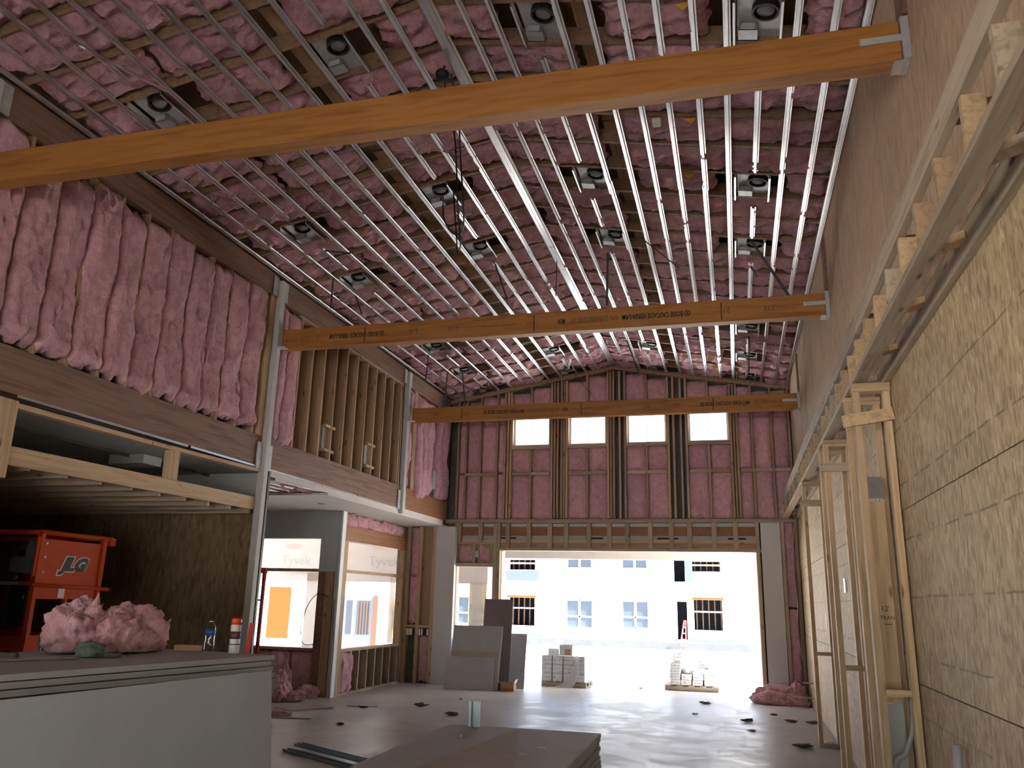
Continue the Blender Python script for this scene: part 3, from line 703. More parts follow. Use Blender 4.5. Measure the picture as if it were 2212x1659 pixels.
# ------------------------------------------------------------------ left rooms
LFT = wall_left
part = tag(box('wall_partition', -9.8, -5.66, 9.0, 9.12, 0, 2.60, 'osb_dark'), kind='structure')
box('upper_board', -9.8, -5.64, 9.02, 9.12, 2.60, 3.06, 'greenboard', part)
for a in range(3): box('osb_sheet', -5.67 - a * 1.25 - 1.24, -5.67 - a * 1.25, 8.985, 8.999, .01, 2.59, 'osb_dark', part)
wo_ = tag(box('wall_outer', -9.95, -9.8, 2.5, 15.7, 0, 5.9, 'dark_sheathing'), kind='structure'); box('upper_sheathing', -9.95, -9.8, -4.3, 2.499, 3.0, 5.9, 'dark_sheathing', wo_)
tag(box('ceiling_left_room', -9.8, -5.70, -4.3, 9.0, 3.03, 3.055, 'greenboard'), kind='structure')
nl = tag(box('added_wall_near_left', XL - .12, XL - .01, 1.2, 4.74, 0, 3.07, 'osb_dark'), kind='structure')  # unseen wall added to keep rear daylight out of the left room
box('added_jamb', XL - .12, XL - .01, -4.3, -3.2, 0, 2.4, 'osb_dark', nl); box('added_head', XL - .12, XL - .01, -4.3, 1.199, 2.4, 3.07, 'osb_dark', nl); box('room_end', -9.8, XL - .121, 2.5, 2.62, 0, 3.07, 'osb_dark', nl)  # gap added in the unseen wall so daylight reaches the right wall
fr = tag(thing('trim_1'), kind='structure')     # framing in the opening of the near left room
bar('opening_header', (XL - .02, 5.05, 2.585), (XL - .02, 8.73, 2.622), .038, .15, 'pine_y', fr)
bar('opening_top_plate', (XL - .02, 5.15, 2.985), (XL - .02, 6.78, 2.99), .09, .04, 'pine_y', fr); bar('opening_top_plate', (XL - .02, 6.80, 2.99), (XL - .02, 8.72, 3.02), .09, .04, 'pine_y', fr)
box('opening_cripple', XL - .06, XL + .02, 7.09, 7.23, 2.68, 2.99, 'pine_z', fr); box('opening_post', XL - .06, XL + .03, 4.80, 5.16, 2.40, 3.02, 'pine_z', fr)
box('opening_post', XL - .06, XL + .03, 4.75, 4.85, 0, 2.40, 'pine_z', fr)
for i in range(11): box('dropped_joist', -9.8, XL - .05, 4.6 + i * .41, 4.638 + i * .41, 2.50, 2.64, 'old_pine_x', fr)
box('ceiling_fixture', -6.7, -6.25, 7.55, 7.85, 2.93, 3.03, 'galvanised_dull', fr)
# far left room: drywall ceiling with a cut-out
cl = tag(box('ceiling_far_room', -8.8, XL - .002, 10.55, 15.7, 2.955, 2.985, 'drywall_ceiling'), kind='structure')
box('ceiling_board', -8.8, -6.6, 9.14, 10.548, 2.955, 2.985, 'drywall_ceiling', cl); box('ceiling_board', -6.598, XL - .002, 9.14, 9.42, 2.955, 2.985, 'drywall_ceiling', cl)
for i in range(5): bar('hat_channel', (-6.6 + i * .22, 9.3, 3.0), (-6.5 + i * .22, 10.7, 3.0), .05, .02, 'galvanised_dull', cl)
for i in range(3):
    me = batt_mesh(1.25, .34, .08, 300 + i, 24, 10, rough=.03, ragged=.04)
    place_axes('insulation_batt', me, (-5.62 - i * .34 - .17, 10.65, 3.058), (0, -1, 0), (-1, 0, 0), cl)
box('ceiling_edge', XL - .03, XL - .001, 9.0, 15.4, 2.986, 3.074, 'drywall_ceiling', cl)
for x, y in ((-6.2, 11.6), (-6.3, 13.0)): lathe('ceiling_cover', [(.06, 0), (.06, .006)], 'drywall_edge', cl, (x, y, 2.948), 12)
# wall A: faces the hall end
wA = tag(thing('wall_window_near'), kind='structure'); YA = 12.63
def a_(name, x0, x1, z0, z1, m, y0=YA, y1=YA + .14): return box(name, x0, x1, y0, y1, z0, z1, m, wA)
a_('upper_board', -8.8, -6.40, 2.50, 2.954, 'drywall_grey'); a_('side_board', -6.71, -6.40, 1.96, 2.50, 'drywall_grey')
a_('side_stud', -6.705, -6.58, 0, 1.958, 'lvl_brown'); a_('side_stud', -6.575, -6.42, 0, 1.958, 'brown_pine_z')
a_('sill_plate', -8.8, -6.72, .70, .74, 'brown_pine_x'); a_('window_bar', -8.8, -6.715, 1.955, 2.005, 'brown_pine_x', YA + .03, YA + .1)
a_('outer_sheathing', -8.8, -6.72, 0, .70, 'dark_sheathing', YA + .12, YA + .16); a_('end_wall', -8.8, -8.3, .74, 2.5, 'drywall_grey')
for i, (a, b_) in enumerate(((-7.12, -6.73), (-7.5, -7.13), (-7.9, -7.51))):
    me = batt_mesh(.68, b_ - a, .08, 320 + i, 16, 10, rough=.02, mat='pink_wall_fibre'); place_axes('insulation_batt', me, ((a + b_) / 2, YA + .09, .01), (0, 0, 1), (-1, 0, 0), wA)
box('torn_wrap_edge', -6.98, -6.72, YA + .13, YA + .136, .745, 1.95, 'torn_wrap', wA)
a_('corner_board', -6.40, -6.322, 0, 2.954, 'drywall_grey', YA - .012, YA + .14)
box('lit_corner_edge', -6.345, -6.318, YA - .016, YA + .10, 0, 2.954, 'white_paint', wA)  # window-lit drywall edge, its brightness put into the white colour
# wall B: parallel to the hall, with a window
wB = tag(thing('wall_window_side'), kind='structure'); XB = -6.32
def b2(name, y0, y1, z0, z1, m, x0=XB - .14, x1=XB): return box(name, x0, x1, y0, y1, z0, z1, m, wB)
b2('header', 12.78, 15.50, 2.48, 2.74, 'lvl_reddish'); b2('upper_board', 12.78, 15.5, 2.74, 2.954, 'brown_pine_y', XB - .14, XB - .06)
b2('jamb_stud', 12.75, 12.88, 0, 2.48, 'brown_pine_z'); b2('jamb_stud', 15.34, 15.48, 0, 2.48, 'brown_pine_z'); b2('sill_plate', 12.88, 15.34, .68, .72, 'pine_y')
b2('window_bar', 12.88, 15.34, 1.955, 2.005, 'pine_y', XB - .1, XB - .03); b2('outer_sheathing', 12.88, 15.34, 0, .68, 'dark_sheathing', XB - .16, XB - .13); b2('sole_plate', 12.88, 15.34, 0, .038, 'old_pine_y')
box('torn_wrap_edge', XB - .145, XB - .141, 15.08, 15.335, .725, 1.95, 'torn_wrap', wB)
for i in range(8): b2('sill_stud', 12.90 + i * .335, 12.938 + i * .335, .04, .68, 'old_pine_z', XB - .128, XB - .002)
for i in range(2):
    me = batt_mesh(.64, .22, .10, 330 + i, 16, 8, rough=.035, ragged=.04); place_axes('insulation_batt', me, (XB - .04, 13.03 + i * .21, .03), (0, 0, 1), (0, 1, 0), wB).rotation_euler = Matrix((Vector((0, 0, 1)), Vector((0, -1, 0)), Vector((1, 0, 0)))).transposed().to_euler()
for i in range(6):
    me = batt_mesh(.2, .42, .08, 340 + i, 8, 12, rough=.04, ragged=.05); o = place_axes('insulation_tuft', me, (XB - .05, 13.02 + i * .42, 2.73), (0, 0, 1), (0, -1, 0), wB)
# wall C: short return with open bays
wC = tag(thing('wall_return'), kind='structure'); YC = 15.48
def c_(name, x0, x1, z0, z1, m, y0=YC, y1=YC + .12): return box(name, x0, x1, y0, y1, z0, z1, m, wC)
for x in (-6.28, -6.03, -5.74): c_('stud', x - .035, x + .035, 0, 2.953, 'pine_z' if x > -6.2 else 'brown_pine_z')
c_('block', -6.0, -5.78, 1.02, 1.07, 'pine_x'); c_('block', -6.24, -6.07, 1.02, 1.07, 'pine_x'); c_('back', -6.5, -5.7, 0, 2.953, 'dark_sheathing', YC + .10, YC + .118); c_('tall_panel', -5.99, -5.78, 1.07, 2.953, 'brown_pine_z', YC + .08, YC + .099)
for i, (a, b_, z0, z1) in enumerate(((-6.245, -6.065, 1.10, 2.0), (-6.245, -6.065, 2.0, 2.94), (-5.99, -5.78, .03, .85))):
    me = batt_mesh(z1 - z0, b_ - a, .07, 350 + i, 18, 8, rough=.02, mat='pink_wall_fibre'); place_axes('insulation_batt', me, ((a + b_) / 2, YC + .09, z0), (0, 0, 1), (-1, 0, 0), wC)
for x in (-6.22, -6.18, -6.14, -5.97, -5.92, -5.80): box('outlet_box', x - .016, x + .016, YC - .01, YC + .05, .88, 1.0, 'galvanised', wC)
c_('white_board', -5.70, -5.31, 0, 2.953, 'drywall_white', YC - .012, YC + .12)
tag(box('wall_far_left', -9.8, -8.8, 12.6, 12.8, 0, 3.0, 'dark_sheathing'), kind='structure')
tag(box('wall_left_side', -8.95, -8.8, 9.12, 12.7, 0, 3.0, 'drywall_grey'), kind='structure')
box('outer_sheathing', -8.9, -5.56, 15.6, 15.75, 3.0, 5.9, 'dark_sheathing', wall_left)
box('side_sheathing', -6.48, -6.46, 12.7, 15.7, 2.955, 3.1, 'dark_sheathing', wall_left)
# back wall behind the photographer with the wide opening that lights the near half
wk = tag(thing('wall_back'), kind='structure')
box('side_panel', .95, 1.3, -4.45, -4.3, 0, 6.3, 'osb_dark', wk); box('top_panel', -9.9, .95, -4.45, -4.3, 2.4, 6.5, 'osb_dark', wk); box('side_panel', -5.7, -3.95, -4.45, -4.3, 0, 2.4, 'osb_dark', wk)
box('rear_sun_shade', -6.0, 3.0, -9.5, -4.451, 2.95, 3.1, 'pine_x', wk)  # unseen slab added to block high sky and sun behind the camera
for x in (-5.8, 2.8): box('rear_sun_shade_post', x - .1, x + .1, -9.4, -9.2, -.12, 2.949, 'pine_z', wk)  # unseen props of the added sun shade
# ------------------------------------------------------------------ soffit ladder along the right wall
so = thing('soffit_frame', 'long rough timber soffit ladder running along the right wall', 'timber frame', (0, 0, 0))
for i in range(4):
    a, b_ = -4.2 + i * 4.95, -4.2 + (i + 1) * 4.95 - .004; b_ = min(b_, 15.54)
    box('bottom_rail', .855, .945, a, b_, 3.10, 3.138, 'old_pine_y', so); box('top_rail', .855, .893, a, b_, 3.36, 3.50, 'old_pine_y', so)
    box('wall_ledger', 1.062, 1.0985, a, b_, 3.10, 3.24, 'old_pine_y', so); box('upper_ledger', 1.062, 1.0985, a, b_, 3.36, 3.45, 'old_pine_y', so)
yy = 1.3; i = 0
while yy < 15.4:
    w = random.choice((.0, .0, .03)); lean = random.uniform(-.03, .03)
    bar('rung', (.903, yy, 3.138), (.903, yy + lean, 3.36), .082, .036, random.choice(('pine_z', 'pine_z', 'old_pine_z', 'brown_pine_z')), so, up=(0, 1, 0))
    if i % 2 == 0: bar('cross_block', (.93, yy + .12, 3.165), (1.075, yy + .12 + random.uniform(-.12, .04), 3.16 + random.uniform(0, .05)), .075, .036, random.choice(('pine_x', 'old_pine_x')), so)
    if i % 3 == 1: box('upper_block', .895, 1.06, yy + .16, yy + .196, 3.37, 3.455, 'brown_pine_x', so)
    yy += .41; i += 1
# boxed pipe chases standing against the right wall
def chase(y, lab, mid, panel):
    t = thing('chase_frame', lab, 'timber frame', (0, y, 0), 0, 'framed chases against the right wall')
    for dy, z in ((0, 3.03), (.42, 3.03)) if panel else ((0, 3.03),):
        box('chase_stud', .848, .893, dy, dy + .08, 0.04, z, 'pine_z', t); box('chase_stud', 1.046, 1.088, dy, dy + .08, .04, z, 'pine_z', t)
        box('chase_top_plate', .846, 1.094, dy - .002, dy + .08, z + .001, z + .03, 'pine_x', t); box('chase_top_plate', .846, 1.094, dy - .002, dy + .08, z + .032, z + .062, 'pine_x', t)
        box('chase_sole_plate', .848, 1.094, dy, dy + .08, 0.0, .038, 'old_pine_x', t)
        if mid and dy == 0: box('chase_block', .894, 1.045, dy, dy + .08, mid, mid + .04, 'pine_x', t)
    return t
c1 = chase(6.0, 'tall framed chase nearest the camera, with marked pine panel inside', 1.02, True)
bar('nailed_brace', (.765, -.022, 2.812), (1.094, -.022, 2.862), .038, .085, 'pine_x', c1)
box('pine_panel', .895, 1.044, .34, .36, .95, 2.30, 'pine_z', c1); box('lower_panel', .895, 1.044, .34, .36, .045, .94, 'greenboard', c1)
bar('steel_plate', (.97, .30, 2.32), (.97, .36, 2.48), .15, .006, 'steel_plate', c1)
lettering('pencil_note', "12'", .05, 'ink', c1, (.985, .3385, 1.56), (math.pi / 2, 0, 0)); lettering('pencil_note', 'TRAN', .036, 'ink', c1, (.994, .3385, 1.50), (math.pi / 2, 0, 0)); box('pencil_arrow', .975, 1.025, .3385, .3395, 1.455, 1.46, 'ink', c1)
c2 = chase(8.1, 'framed chase in the middle, between the two others', 1.03, True); box('nailed_brace', .80, 1.094, -.03, -.004, 2.79, 2.87, 'old_pine_x', c2)
c3 = chase(10.85, 'farthest framed chase, with an open base plate on the floor', 1.01, False); box('nailed_brace', .81, 1.098, -.03, -.004, 2.78, 2.86, 'old_pine_x', c3)
tag(tube('cable_bundle', spline([(1.06, 6.10, 1.0), (1.05, 6.12, .82), (1.0, 6.16, .66), (.95, 6.2, .60), (.93, 6.22, .42)], 5), .016, 'cable_grey'), 'grey cable bundle hanging inside the nearest framed chase', 'cable')
tag(tube('conduit_stub', [(1.06, 5.05, 0), (1.06, 5.05, .5), (1.07, 5.05, .88)], .022, 'galvanised_dull'), 'short metal conduit stub against the near right wall', 'conduit')
for (yy, zz, lab) in ((9.40, 1.79, 'metal switch box on the right wall between two chases'), (8.30, .97, 'low metal outlet box on the right wall beside the middle chase')):
    t = thing('wall_box', lab, 'electrical box', (1.098, yy, zz), 0, 'metal electrical boxes on the right wall')
    for s in (-1, 1): box('box_side', -.012, 0, s * .05 - .006, s * .05 + .006, -.07, .07, 'galvanised', t)
    box('box_side', -.012, 0, -.05, .05, .06, .07, 'galvanised', t); box('box_side', -.012, 0, -.05, .05, -.07, -.06, 'galvanised', t); box('box_back', -.003, 0, -.045, .045, -.06, .06, 'black_can', t); box('box_strap', -.01, -.003, -.008, .008, -.06, .06, 'galvanised', t)
tag(tube('loose_cable', spline([(1.03, 15.45, 3.0), (.98, 15.42, 2.5), (.98, 15.4, 2.0), (1.0, 15.4, 1.6), (.97, 15.42, 1.2), (1.0, 15.5, .9), (1.05, 15.58, .6)], 6), .008, 'cable_grey'), 'thin grey cable hanging in the far right corner', 'cable')
t = thing('pipe_stub', 'two pale pipe stubs sticking out of the right wall by the pink pile', 'pipe', (1.09, 14.3, 0))
for z in (.20, .42): tube('stub', [(0, 0, z), (-.16, .02, z)], .014, 'cable_grey', t)
# ------------------------------------------------------------------ drywall
def sheet(name, lab, cat, c, ang, w, l, z, th, mat, group):
    t = thing(name, lab, cat, (c[0], c[1], z), ang, group)
    box('board', -w / 2, w / 2, -l / 2, l / 2, .001, th - .0012, mat, t)
    return t
def boards_stack(cx, cy, ang, w, l, n, th, lab, group, vis, jit):
    for i in range(n):
        dx, dy = random.uniform(-jit, jit), random.uniform(-jit * .6, jit * .6)
        o = box('drywall_sheet', -w / 2, w / 2, -l / 2, l / 2, 0, th - .006, 'drywall_grey'); o.location = (cx + dx, cy + dy, i * th + (th - .006) / 2 + .002); o.rotation_euler = (0, 0, ang + random.uniform(-.002, .002))
        k = n - i
        tag(o, 'grey drywall sheet, %s from the top of the %s' % (ordinal(k) if k > 1 else 'the topmost', lab) if k > 1 else 'topmost grey drywall sheet of the %s' % lab, 'drywall sheet', group)
angA = -math.radians(9)
dA = Vector((math.sin(math.radians(9)), math.cos(math.radians(9)))); nA = Vector((-dA.y, dA.x))
frA = Vector((-2.77, 4.76)); LA = 3.05
cA = frA - dA * LA / 2 + nA * .61
boards_stack(cA.x, cA.y, angA, 1.22, LA, 36, .0333, 'tall stack on the left', 'sheets of the tall drywall stack', 10, .028)
def leaning(name, lab, foot0, foot1, z_h, lean, th, mat, group=None, back=None):
    """sheet standing on the floor line foot0-foot1, height z_h along the board, leaning by vector lean at its top"""
    f0, f1 = Vector((*foot0, 0)), Vector((*foot1, 0)); L = (f1 - f0).length; ax = (f1 - f0).normalized(); up = Vector((*lean, 0)); up.z = math.sqrt(max(.01, z_h ** 2 - up.length ** 2)); upn = up.normalized(); n = ax.cross(upn)
    me = box_mesh(L, z_h, th, mat); o = bpy.data.objects.new(name, me); link(o, None, (f0 + f1) / 2 + upn * z_h / 2 + n * th / 2 + Vector((0, 0, .004)))
    o.rotation_euler = Matrix((ax, upn, n)).transposed().to_euler(); return tag(o, lab, 'drywall sheet', group)
leaning('leaning_sheet', 'large blue-grey drywall sheet leaning against the tall stack', (-2.86, 1.55), (-2.575, 4.56), 1.125, (-.12, .02), .0125, 'drywall_blue', 'drywall sheets leaning on edge')
angB = 0.0
boards_stack(-1.68, 5.10, 0.012, 1.235, 3.42, 18, .032, 'low stack in the centre foreground', 'sheets of the low drywall stack', 18, .008)
o = prism('drywall_offcut', [(-1.702, 6.60), (-1.99, 3.9), (-1.1, 3.6), (-1.31, 5.0)], .0125, 'drywall_back', None, 'z', (0, 0, .5795)); tag(o, 'brown-backed drywall offcut lying face down on the low stack', 'drywall sheet')
# metal stud offcut on the low stack
t = thing('metal_stud_offcut', 'short galvanised stud offcut standing upright on the low stack', 'metal stud', (-2.08, 6.70, .578)); t.rotation_euler = (0, 0, .25)
for a, b_, c, d in ((-.045, .045, .028, .031), (-.045, -.042, -.02, .03), (.042, .045, -.02, .03), (-.045, -.022, -.022, -.02), (.0, .045, -.022, -.02)): box('flange', a, b_, c, d, 0, .19, 'blue_steel', t)
for i, (x0, y0, x1, y1, z) in enumerate(((-4.55, 8.45, -2.6, 7.35, .03), (-4.6, 8.25, -2.6, 7.15, .0), (-4.5, 8.3, -2.62, 7.25, .045))):
    t = thing('metal_track', ('topmost of the galvanised tracks lying left of the low stack', 'lowest galvanised track on the floor left of the low stack', 'middle galvanised track lying left of the low stack')[(0, 1, 2)[i]] if i != 2 else 'galvanised track resting over the others left of the low stack', 'metal track', (0, 0, 0), 0, 'metal tracks on the floor')
    d = Vector((x1 - x0, y1 - y0, 0)).normalized(); n = Vector((-d.y, d.x, 0)); p0, p1 = Vector((x0, y0, z + .004)), Vector((x1, y1, z + .004))
    bar('track_web', p0, p1, .06, .003, 'blue_steel', t); bar('track_flange', p0 + n * .03 + Vector((0, 0, .012)), p1 + n * .03 + Vector((0, 0, .012)), .003, .024, 'blue_steel', t); bar('track_flange', p0 - n * .03 + Vector((0, 0, .012)), p1 - n * .03 + Vector((0, 0, .012)), .003, .024, 'blue_steel', t)
# boards leaning by the far wall
G = 'boards leaning beside the wide door'
leaning('leaning_sheet', 'wide grey drywall sheet leaning at the back left of the door', (-5.25, 15.02), (-4.30, 15.05), 1.13, (.10, .30), .0125, 'drywall_grey', G)
leaning('leaning_sheet', 'half-height grey sheet with brown top band in front of others', (-5.27, 14.88), (-4.36, 14.92), .56, (.10, .09), .0125, 'drywall_grey', G)
leaning('leaning_sheet', 'brown-backed board edge showing behind the half-height grey sheet', (-5.18, 14.93), (-4.27, 14.97), .655, (.08, .08), .0125, 'drywall_back', G)
leaning('leaning_sheet', 'tall narrow dark mauve board leaning beside the door jamb', (-4.72, 15.28), (-4.16, 15.28), 1.60, (.10, .24), .0125, 'mauve_board', G)
leaning('leaning_sheet', 'narrow pale grey board right of the tall mauve board', (-4.18, 15.34), (-3.86, 15.34), .98, (.05, .20), .0125, 'drywall_grey', G)
t = thing('screw_carton', 'small open brown and orange carton at the foot of the leaning boards', 'carton', (-4.04, 15.02, 0))
for x0, x1, y0, y1, m in ((-.12, .12, -.09, -.084, 'carton_brown'), (-.12, .12, .084, .09, 'carton_brown'), (-.12, -.114, -.084, .084, 'carton_brown'), (.114, .12, -.084, .084, 'carton_brown')): box('carton_side', x0, x1, y0, y1, .005, .13, m, t)
box('carton_bottom', -.114, .114, -.084, .084, .004, .01, 'carton_brown', t); box('carton_stripe', -.121, .121, -.0915, -.09, .01, .05, 'box_orange', t); bar('carton_flap', (-.0, -.09, .135), (-.0, -.14, .17), .22, .004, 'carton_brown', t, up=(0, .5, .8)); bar('carton_flap', (.12, 0, .13), (.15, 0, .20), .17, .004, 'carton_white', t, up=(1, 0, .2))
tag(box('dark_block', -4.25, -4.17, 15.0, 15.1, 0, .14, 'debris_dark', bev=.01), 'dark block on the floor beside the small open carton', 'block')
# ------------------------------------------------------------------ insulation heaps
def blob(name, lab, cat, pos, size, seed, mat='pink_fibre', spikes=0.0, sub=5, parent=None, flat=.12, rough=.12):
    bm = bmesh.new(); bmesh.ops.create_icosphere(bm, subdivisions=sub, radius=1.0); off = Vector((seed * 5.1, seed * 2.7, seed * 9.3))
    for v in bm.verts:
        n = v.co.normalized(); a = fbm(n * 1.3 + off, 3); b_ = abs(fbm(n * 2.2 + off * 2, 3)); c = fbm(n * 7 + off, 4)
        r = 1 + rough * 2.8 * a - rough * 1.8 * (.5 - b_) + rough * .5 * c
        if spikes: r += spikes * max(0, noise.noise(n * 6.0 + off * 3) - .45) * 2.4
        p = n * r; z = p.z
        if z < -flat * 4: z = -flat * 4 + (z + flat * 4) * .06
        v.co = Vector((p.x * size[0], p.y * size[1], (z + flat * 4) * size[2] / (1 + flat * 4)))
    mz = min(v.co.z for v in bm.verts)
    for v in bm.verts: v.co.z -= mz
    o = from_bm(name, bm, mat, parent, pos, True)
    return tag(o, lab, cat) if lab else o
t = thing('insulation_heap', 'big torn wad of pink insulation on the tall drywall stack', 'insulation', (-3.66, 4.30, 1.201))
blob('wad', None, None, (-.13, -.05, 0), (.17, .20, .30), 3, spikes=.5, parent=t); blob('wad', None, None, (.05, .14, 0), (.15, .26, .27), 5, spikes=.45, parent=t); blob('wad', None, None, (.03, -.02, 0), (.07, .08, .16), 8, spikes=.3, parent=t, sub=4); blob('wad', None, None, (.10, .28, 0), (.10, .13, .15), 9, parent=t, sub=4)
for pts in ([(-.06, -.04, .27), (-.05, -.04, .31), (-.04, -.05, .345)], [(-.2, -.12, .22), (-.22, -.13, .25), (-.225, -.14, .27)], [(.13, .33, .14), (.155, .37, .17), (.16, .39, .195)]): tube('wisp', pts, [.028, .012, .0015], 'pink_fibre', t, 9)
t = thing('insulation_heap', 'folded pink insulation batts lying in the far right corner', 'insulation', (.62, 15.2, 0))
for (dx, dy, w, dpt, h, z, s) in ((.0, .06, .44, .25, .30, 0, 21), (-.16, -.10, .28, .17, .22, 0, 22), (.20, -.12, .26, .15, .16, 0, 23), (.28, .06, .17, .2, .34, 0, 25)): blob('folded_batt', None, None, (dx, dy, z), (w, dpt, h), s, parent=t, rough=.09, flat=.1, mat='pink_fibre')
t = thing('insulation_heap', 'pink insulation scraps heaped on the floor below the left window', 'insulation', (-6.85, 12.15, 0))
for (dx, dy, w, dpt, h, z, s) in ((-.16, .05, .20, .16, .62, 0, 31), (-.06, -.10, .18, .15, .42, 0, 32), (.04, -.25, .16, .14, .28, 0, 33), (.20, -.12, .20, .13, .15, 0, 34), (.22, .28, .18, .1, .22, 0, 35)): blob('scrap', None, None, (dx, dy, z), (w, dpt, h), s, parent=t, rough=.13, sub=4)
blob('insulation_scrap', 'small flat scrap of pink insulation lying among floor debris', 'insulation', (-6.0, 10.55, 0), (.17, .10, .07), 41, sub=4)
# ------------------------------------------------------------------ things on the tall stack
ZT = 36 * .0333 + .003
t = thing('water_bottle', 'clear plastic water bottle with blue label on the tall stack', 'bottle', (-3.28, 4.80, ZT))
lathe('bottle_body', [(.026, 0), (.030, .006), (.030, .05), (.027, .075), (.030, .10), (.030, .135), (.020, .165), (.0125, .18), (.0125, .188)], 'clear_plastic', t, (0, 0, 0), 18); lathe('bottle_label', [(.0308, .095), (.0308, .13)], 'blue_cap', t, (0, 0, 0), 18); lathe('bottle_neck_ring', [(.0135, .176), (.0135, .182)], 'white_paint', t, (0, 0, 0), 14)
t = thing('spray_can', 'white marking spray can with red cap on the tall stack', 'spray can', (-3.02, 4.68, ZT))
lathe('can_body', [(.030, 0), (.032, .004), (.032, .165), (.026, .172)], 'spray_white', t, (0, 0, 0), 18); lathe('can_cap', [(.030, .170), (.030, .205), (.026, .208)], 'spray_red', t, (0, 0, 0), 18); lathe('can_label', [(.0326, .085), (.0326, .13)], 'spray_dark', t, (0, 0, 0), 18); lathe('can_stripe', [(.0325, .05), (.0325, .056)], 'spray_dark', t, (0, 0, 0), 18)
tag(bar('red_level', (-2.94, 4.70, ZT + .002), (-2.92, 4.70, ZT + .18), .012, .03, 'red_ladder', None), 'red tool standing upright right of the spray can', 'tool')
t = thing('wood_offcut', 'small pine offcut beside the pink wad on the tall stack', 'wood offcut', (-3.40, 4.72, ZT), .3)
box('offcut', -.06, .10, -.03, .03, .001, .035, 'pine_x', t, .003)
t = thing('t_square', 'long white drywall square lying on the tall stack', 'ruler', (-3.56, 3.66, ZT), -.43)
box('blade', -.022, .022, -.7, .25, .001, .004, 'drywall_edge', t); box('head', -.2, .2, -.74, -.70, .001, .014, 'drywall_edge', t)
blob('green_rag', 'crumpled grey-green rag on the tall drywall stack', 'rag', (-3.50, 4.02, ZT - .001), (.085, .075, .075), 51, 'green_rag', sub=4, flat=.1, rough=.10)
tag(tube('tape_roll', [(-3.38, 4.06, ZT + .001), (-3.38, 4.06, ZT + .02)], .045, 'debris_dark', None, 16), 'dark flat roll beside the grey-green rag', 'tape roll')
tag(box('wood_strip', -4.05, -3.75, 3.75, 3.79, ZT, ZT + .02, 'debris_dark', bev=.002), 'dark wooden strip along the back of the tall stack', 'wood strip')
# ------------------------------------------------------------------ scissor lift in the near left room
t = thing('scissor_lift', 'orange scissor lift platform in the dark room on the left', 'scissor lift', (-6.42, 6.52, 0))
def pipe(n, p0, p1, r=.022, m='lift_orange', par=None): return tube(n, [p0, p1], r, m, par or t, 10)
W_, L_ = 1.75, .84
box('chassis', -W_ - .02, .02, .05, L_ - .05, .12, .48, 'lift_orange', t, .01)
for x in (-W_ + .2, -.2):
    for y in (.04, L_ - .04): lathe('wheel', [(.06, -.05), (.15, -.05), (.16, -.03), (.16, .03), (.15, .05), (.06, .05)], 'lift_dark', t, (x, y, .162), 18).rotation_euler = (math.pi / 2, 0, 0)
for z in (.54, .66, .78): 
    for y in (.12, L_ - .12): bar('scissor_arm', (-W_ + .1, y, z - .05), (-.1, y, z + .06), .04, .06, 'lift_orange', t); bar('scissor_arm', (-W_ + .1, y + .045, z + .06), (-.1, y + .045, z - .05), .04, .06, 'lift_orange', t)
box('platform_deck', -W_, 0, 0, L_, .93, .985, 'lift_orange', t)
toe = box('toe_board', -.012, .012, 0, L_ + .02, .935, 1.13, 'lift_orange', t); box('toe_board', -W_, -.012, -.012, .012, .935, 1.13, 'lift_orange', t); box('toe_board', -W_ - .012, -W_ + .012, 0, L_, .935, 1.13, 'lift_orange', t); box('toe_board', -W_, -.012, L_ - .012, L_ + .012, .935, 1.13, 'lift_orange', t)
box('corner_plate', .013, .02, -.012, .14, .93, 1.14, 'lift_orange', t)
for x, y in ((0, 0), (0, L_ - .02), (-W_, 0), (-W_, L_ - .02), (-W_ / 2, 0), (-W_ / 2, L_ - .02)): bar('rail_post', (x, y, 1.0), (x, y, 2.08), .05, .045, 'lift_orange', t, up=(0, 1, 0))
bar('rail_post', (-.02, .40, 1.1), (-.02, .43, 1.5), .04, .03, 'lift_orange', t, up=(0, 1, 0))
pipe('top_rail', (0, -.02, 2.09), (0, L_ + .10, 2.09), .024); pipe('top_rail', (0, 0, 2.09), (-W_, 0, 2.09), .024); pipe('top_rail', (-W_, 0, 2.09), (-W_, L_, 2.09), .024); pipe('top_rail', (0, L_ - .02, 2.09), (-W_, L_ - .02, 2.09), .024)
box('rail_end_hook', -.03, .03, L_ + .05, L_ + .12, 2.02, 2.10, 'lift_orange', t)
pipe('mid_rail', (.03, -.06, 1.60), (.03, L_ + .10, 1.575), .019); pipe('mid_rail', (0, -.01, 1.61), (-.16, -.01, 1.61), .019); pipe('mid_rail_sleeve', (-.16, -.01, 1.61), (-W_, -.01, 1.61), .017, 'lift_grey'); lathe('rail_end_cap', [(.021, 0), (.021, .03)], 'lift_dark', t, (.03, L_ + .10, 1.575), 10).rotation_euler = (-math.pi / 2, 0, 0)
pan = box('end_panel', -.012, .006, .02, L_ - .04, 1.47, 2.03, 'lift_orange', t)
box('hinge_plate', .0, .018, -.055, .0, 1.68, 2.05, 'lift_orange', t)
for z in (1.72, 1.86, 1.99): box('panel_bolt', .006, .014, .055, .075, z - .01, z + .01, 'galvanised_dull', t)
RP = (math.pi / 2, 0, math.pi / 2)
lettering('logo_outline', 'JLG', .17, 'white_paint', pan, (.0075, .44, 1.80), RP, offset=.022, shear=.35, squash=1.2); lettering('logo', 'JLG', .17, 'decal_black', pan, (.0095, .44, 1.80), RP, offset=.011, shear=.35, squash=1.2)
box('notice_sticker', .0065, .0075, .30, .38, 1.48, 1.57, 'white_paint', pan)
box('hire_decal', .0125, .0135, .12, .48, .945, 1.125, 'decal_black', toe)
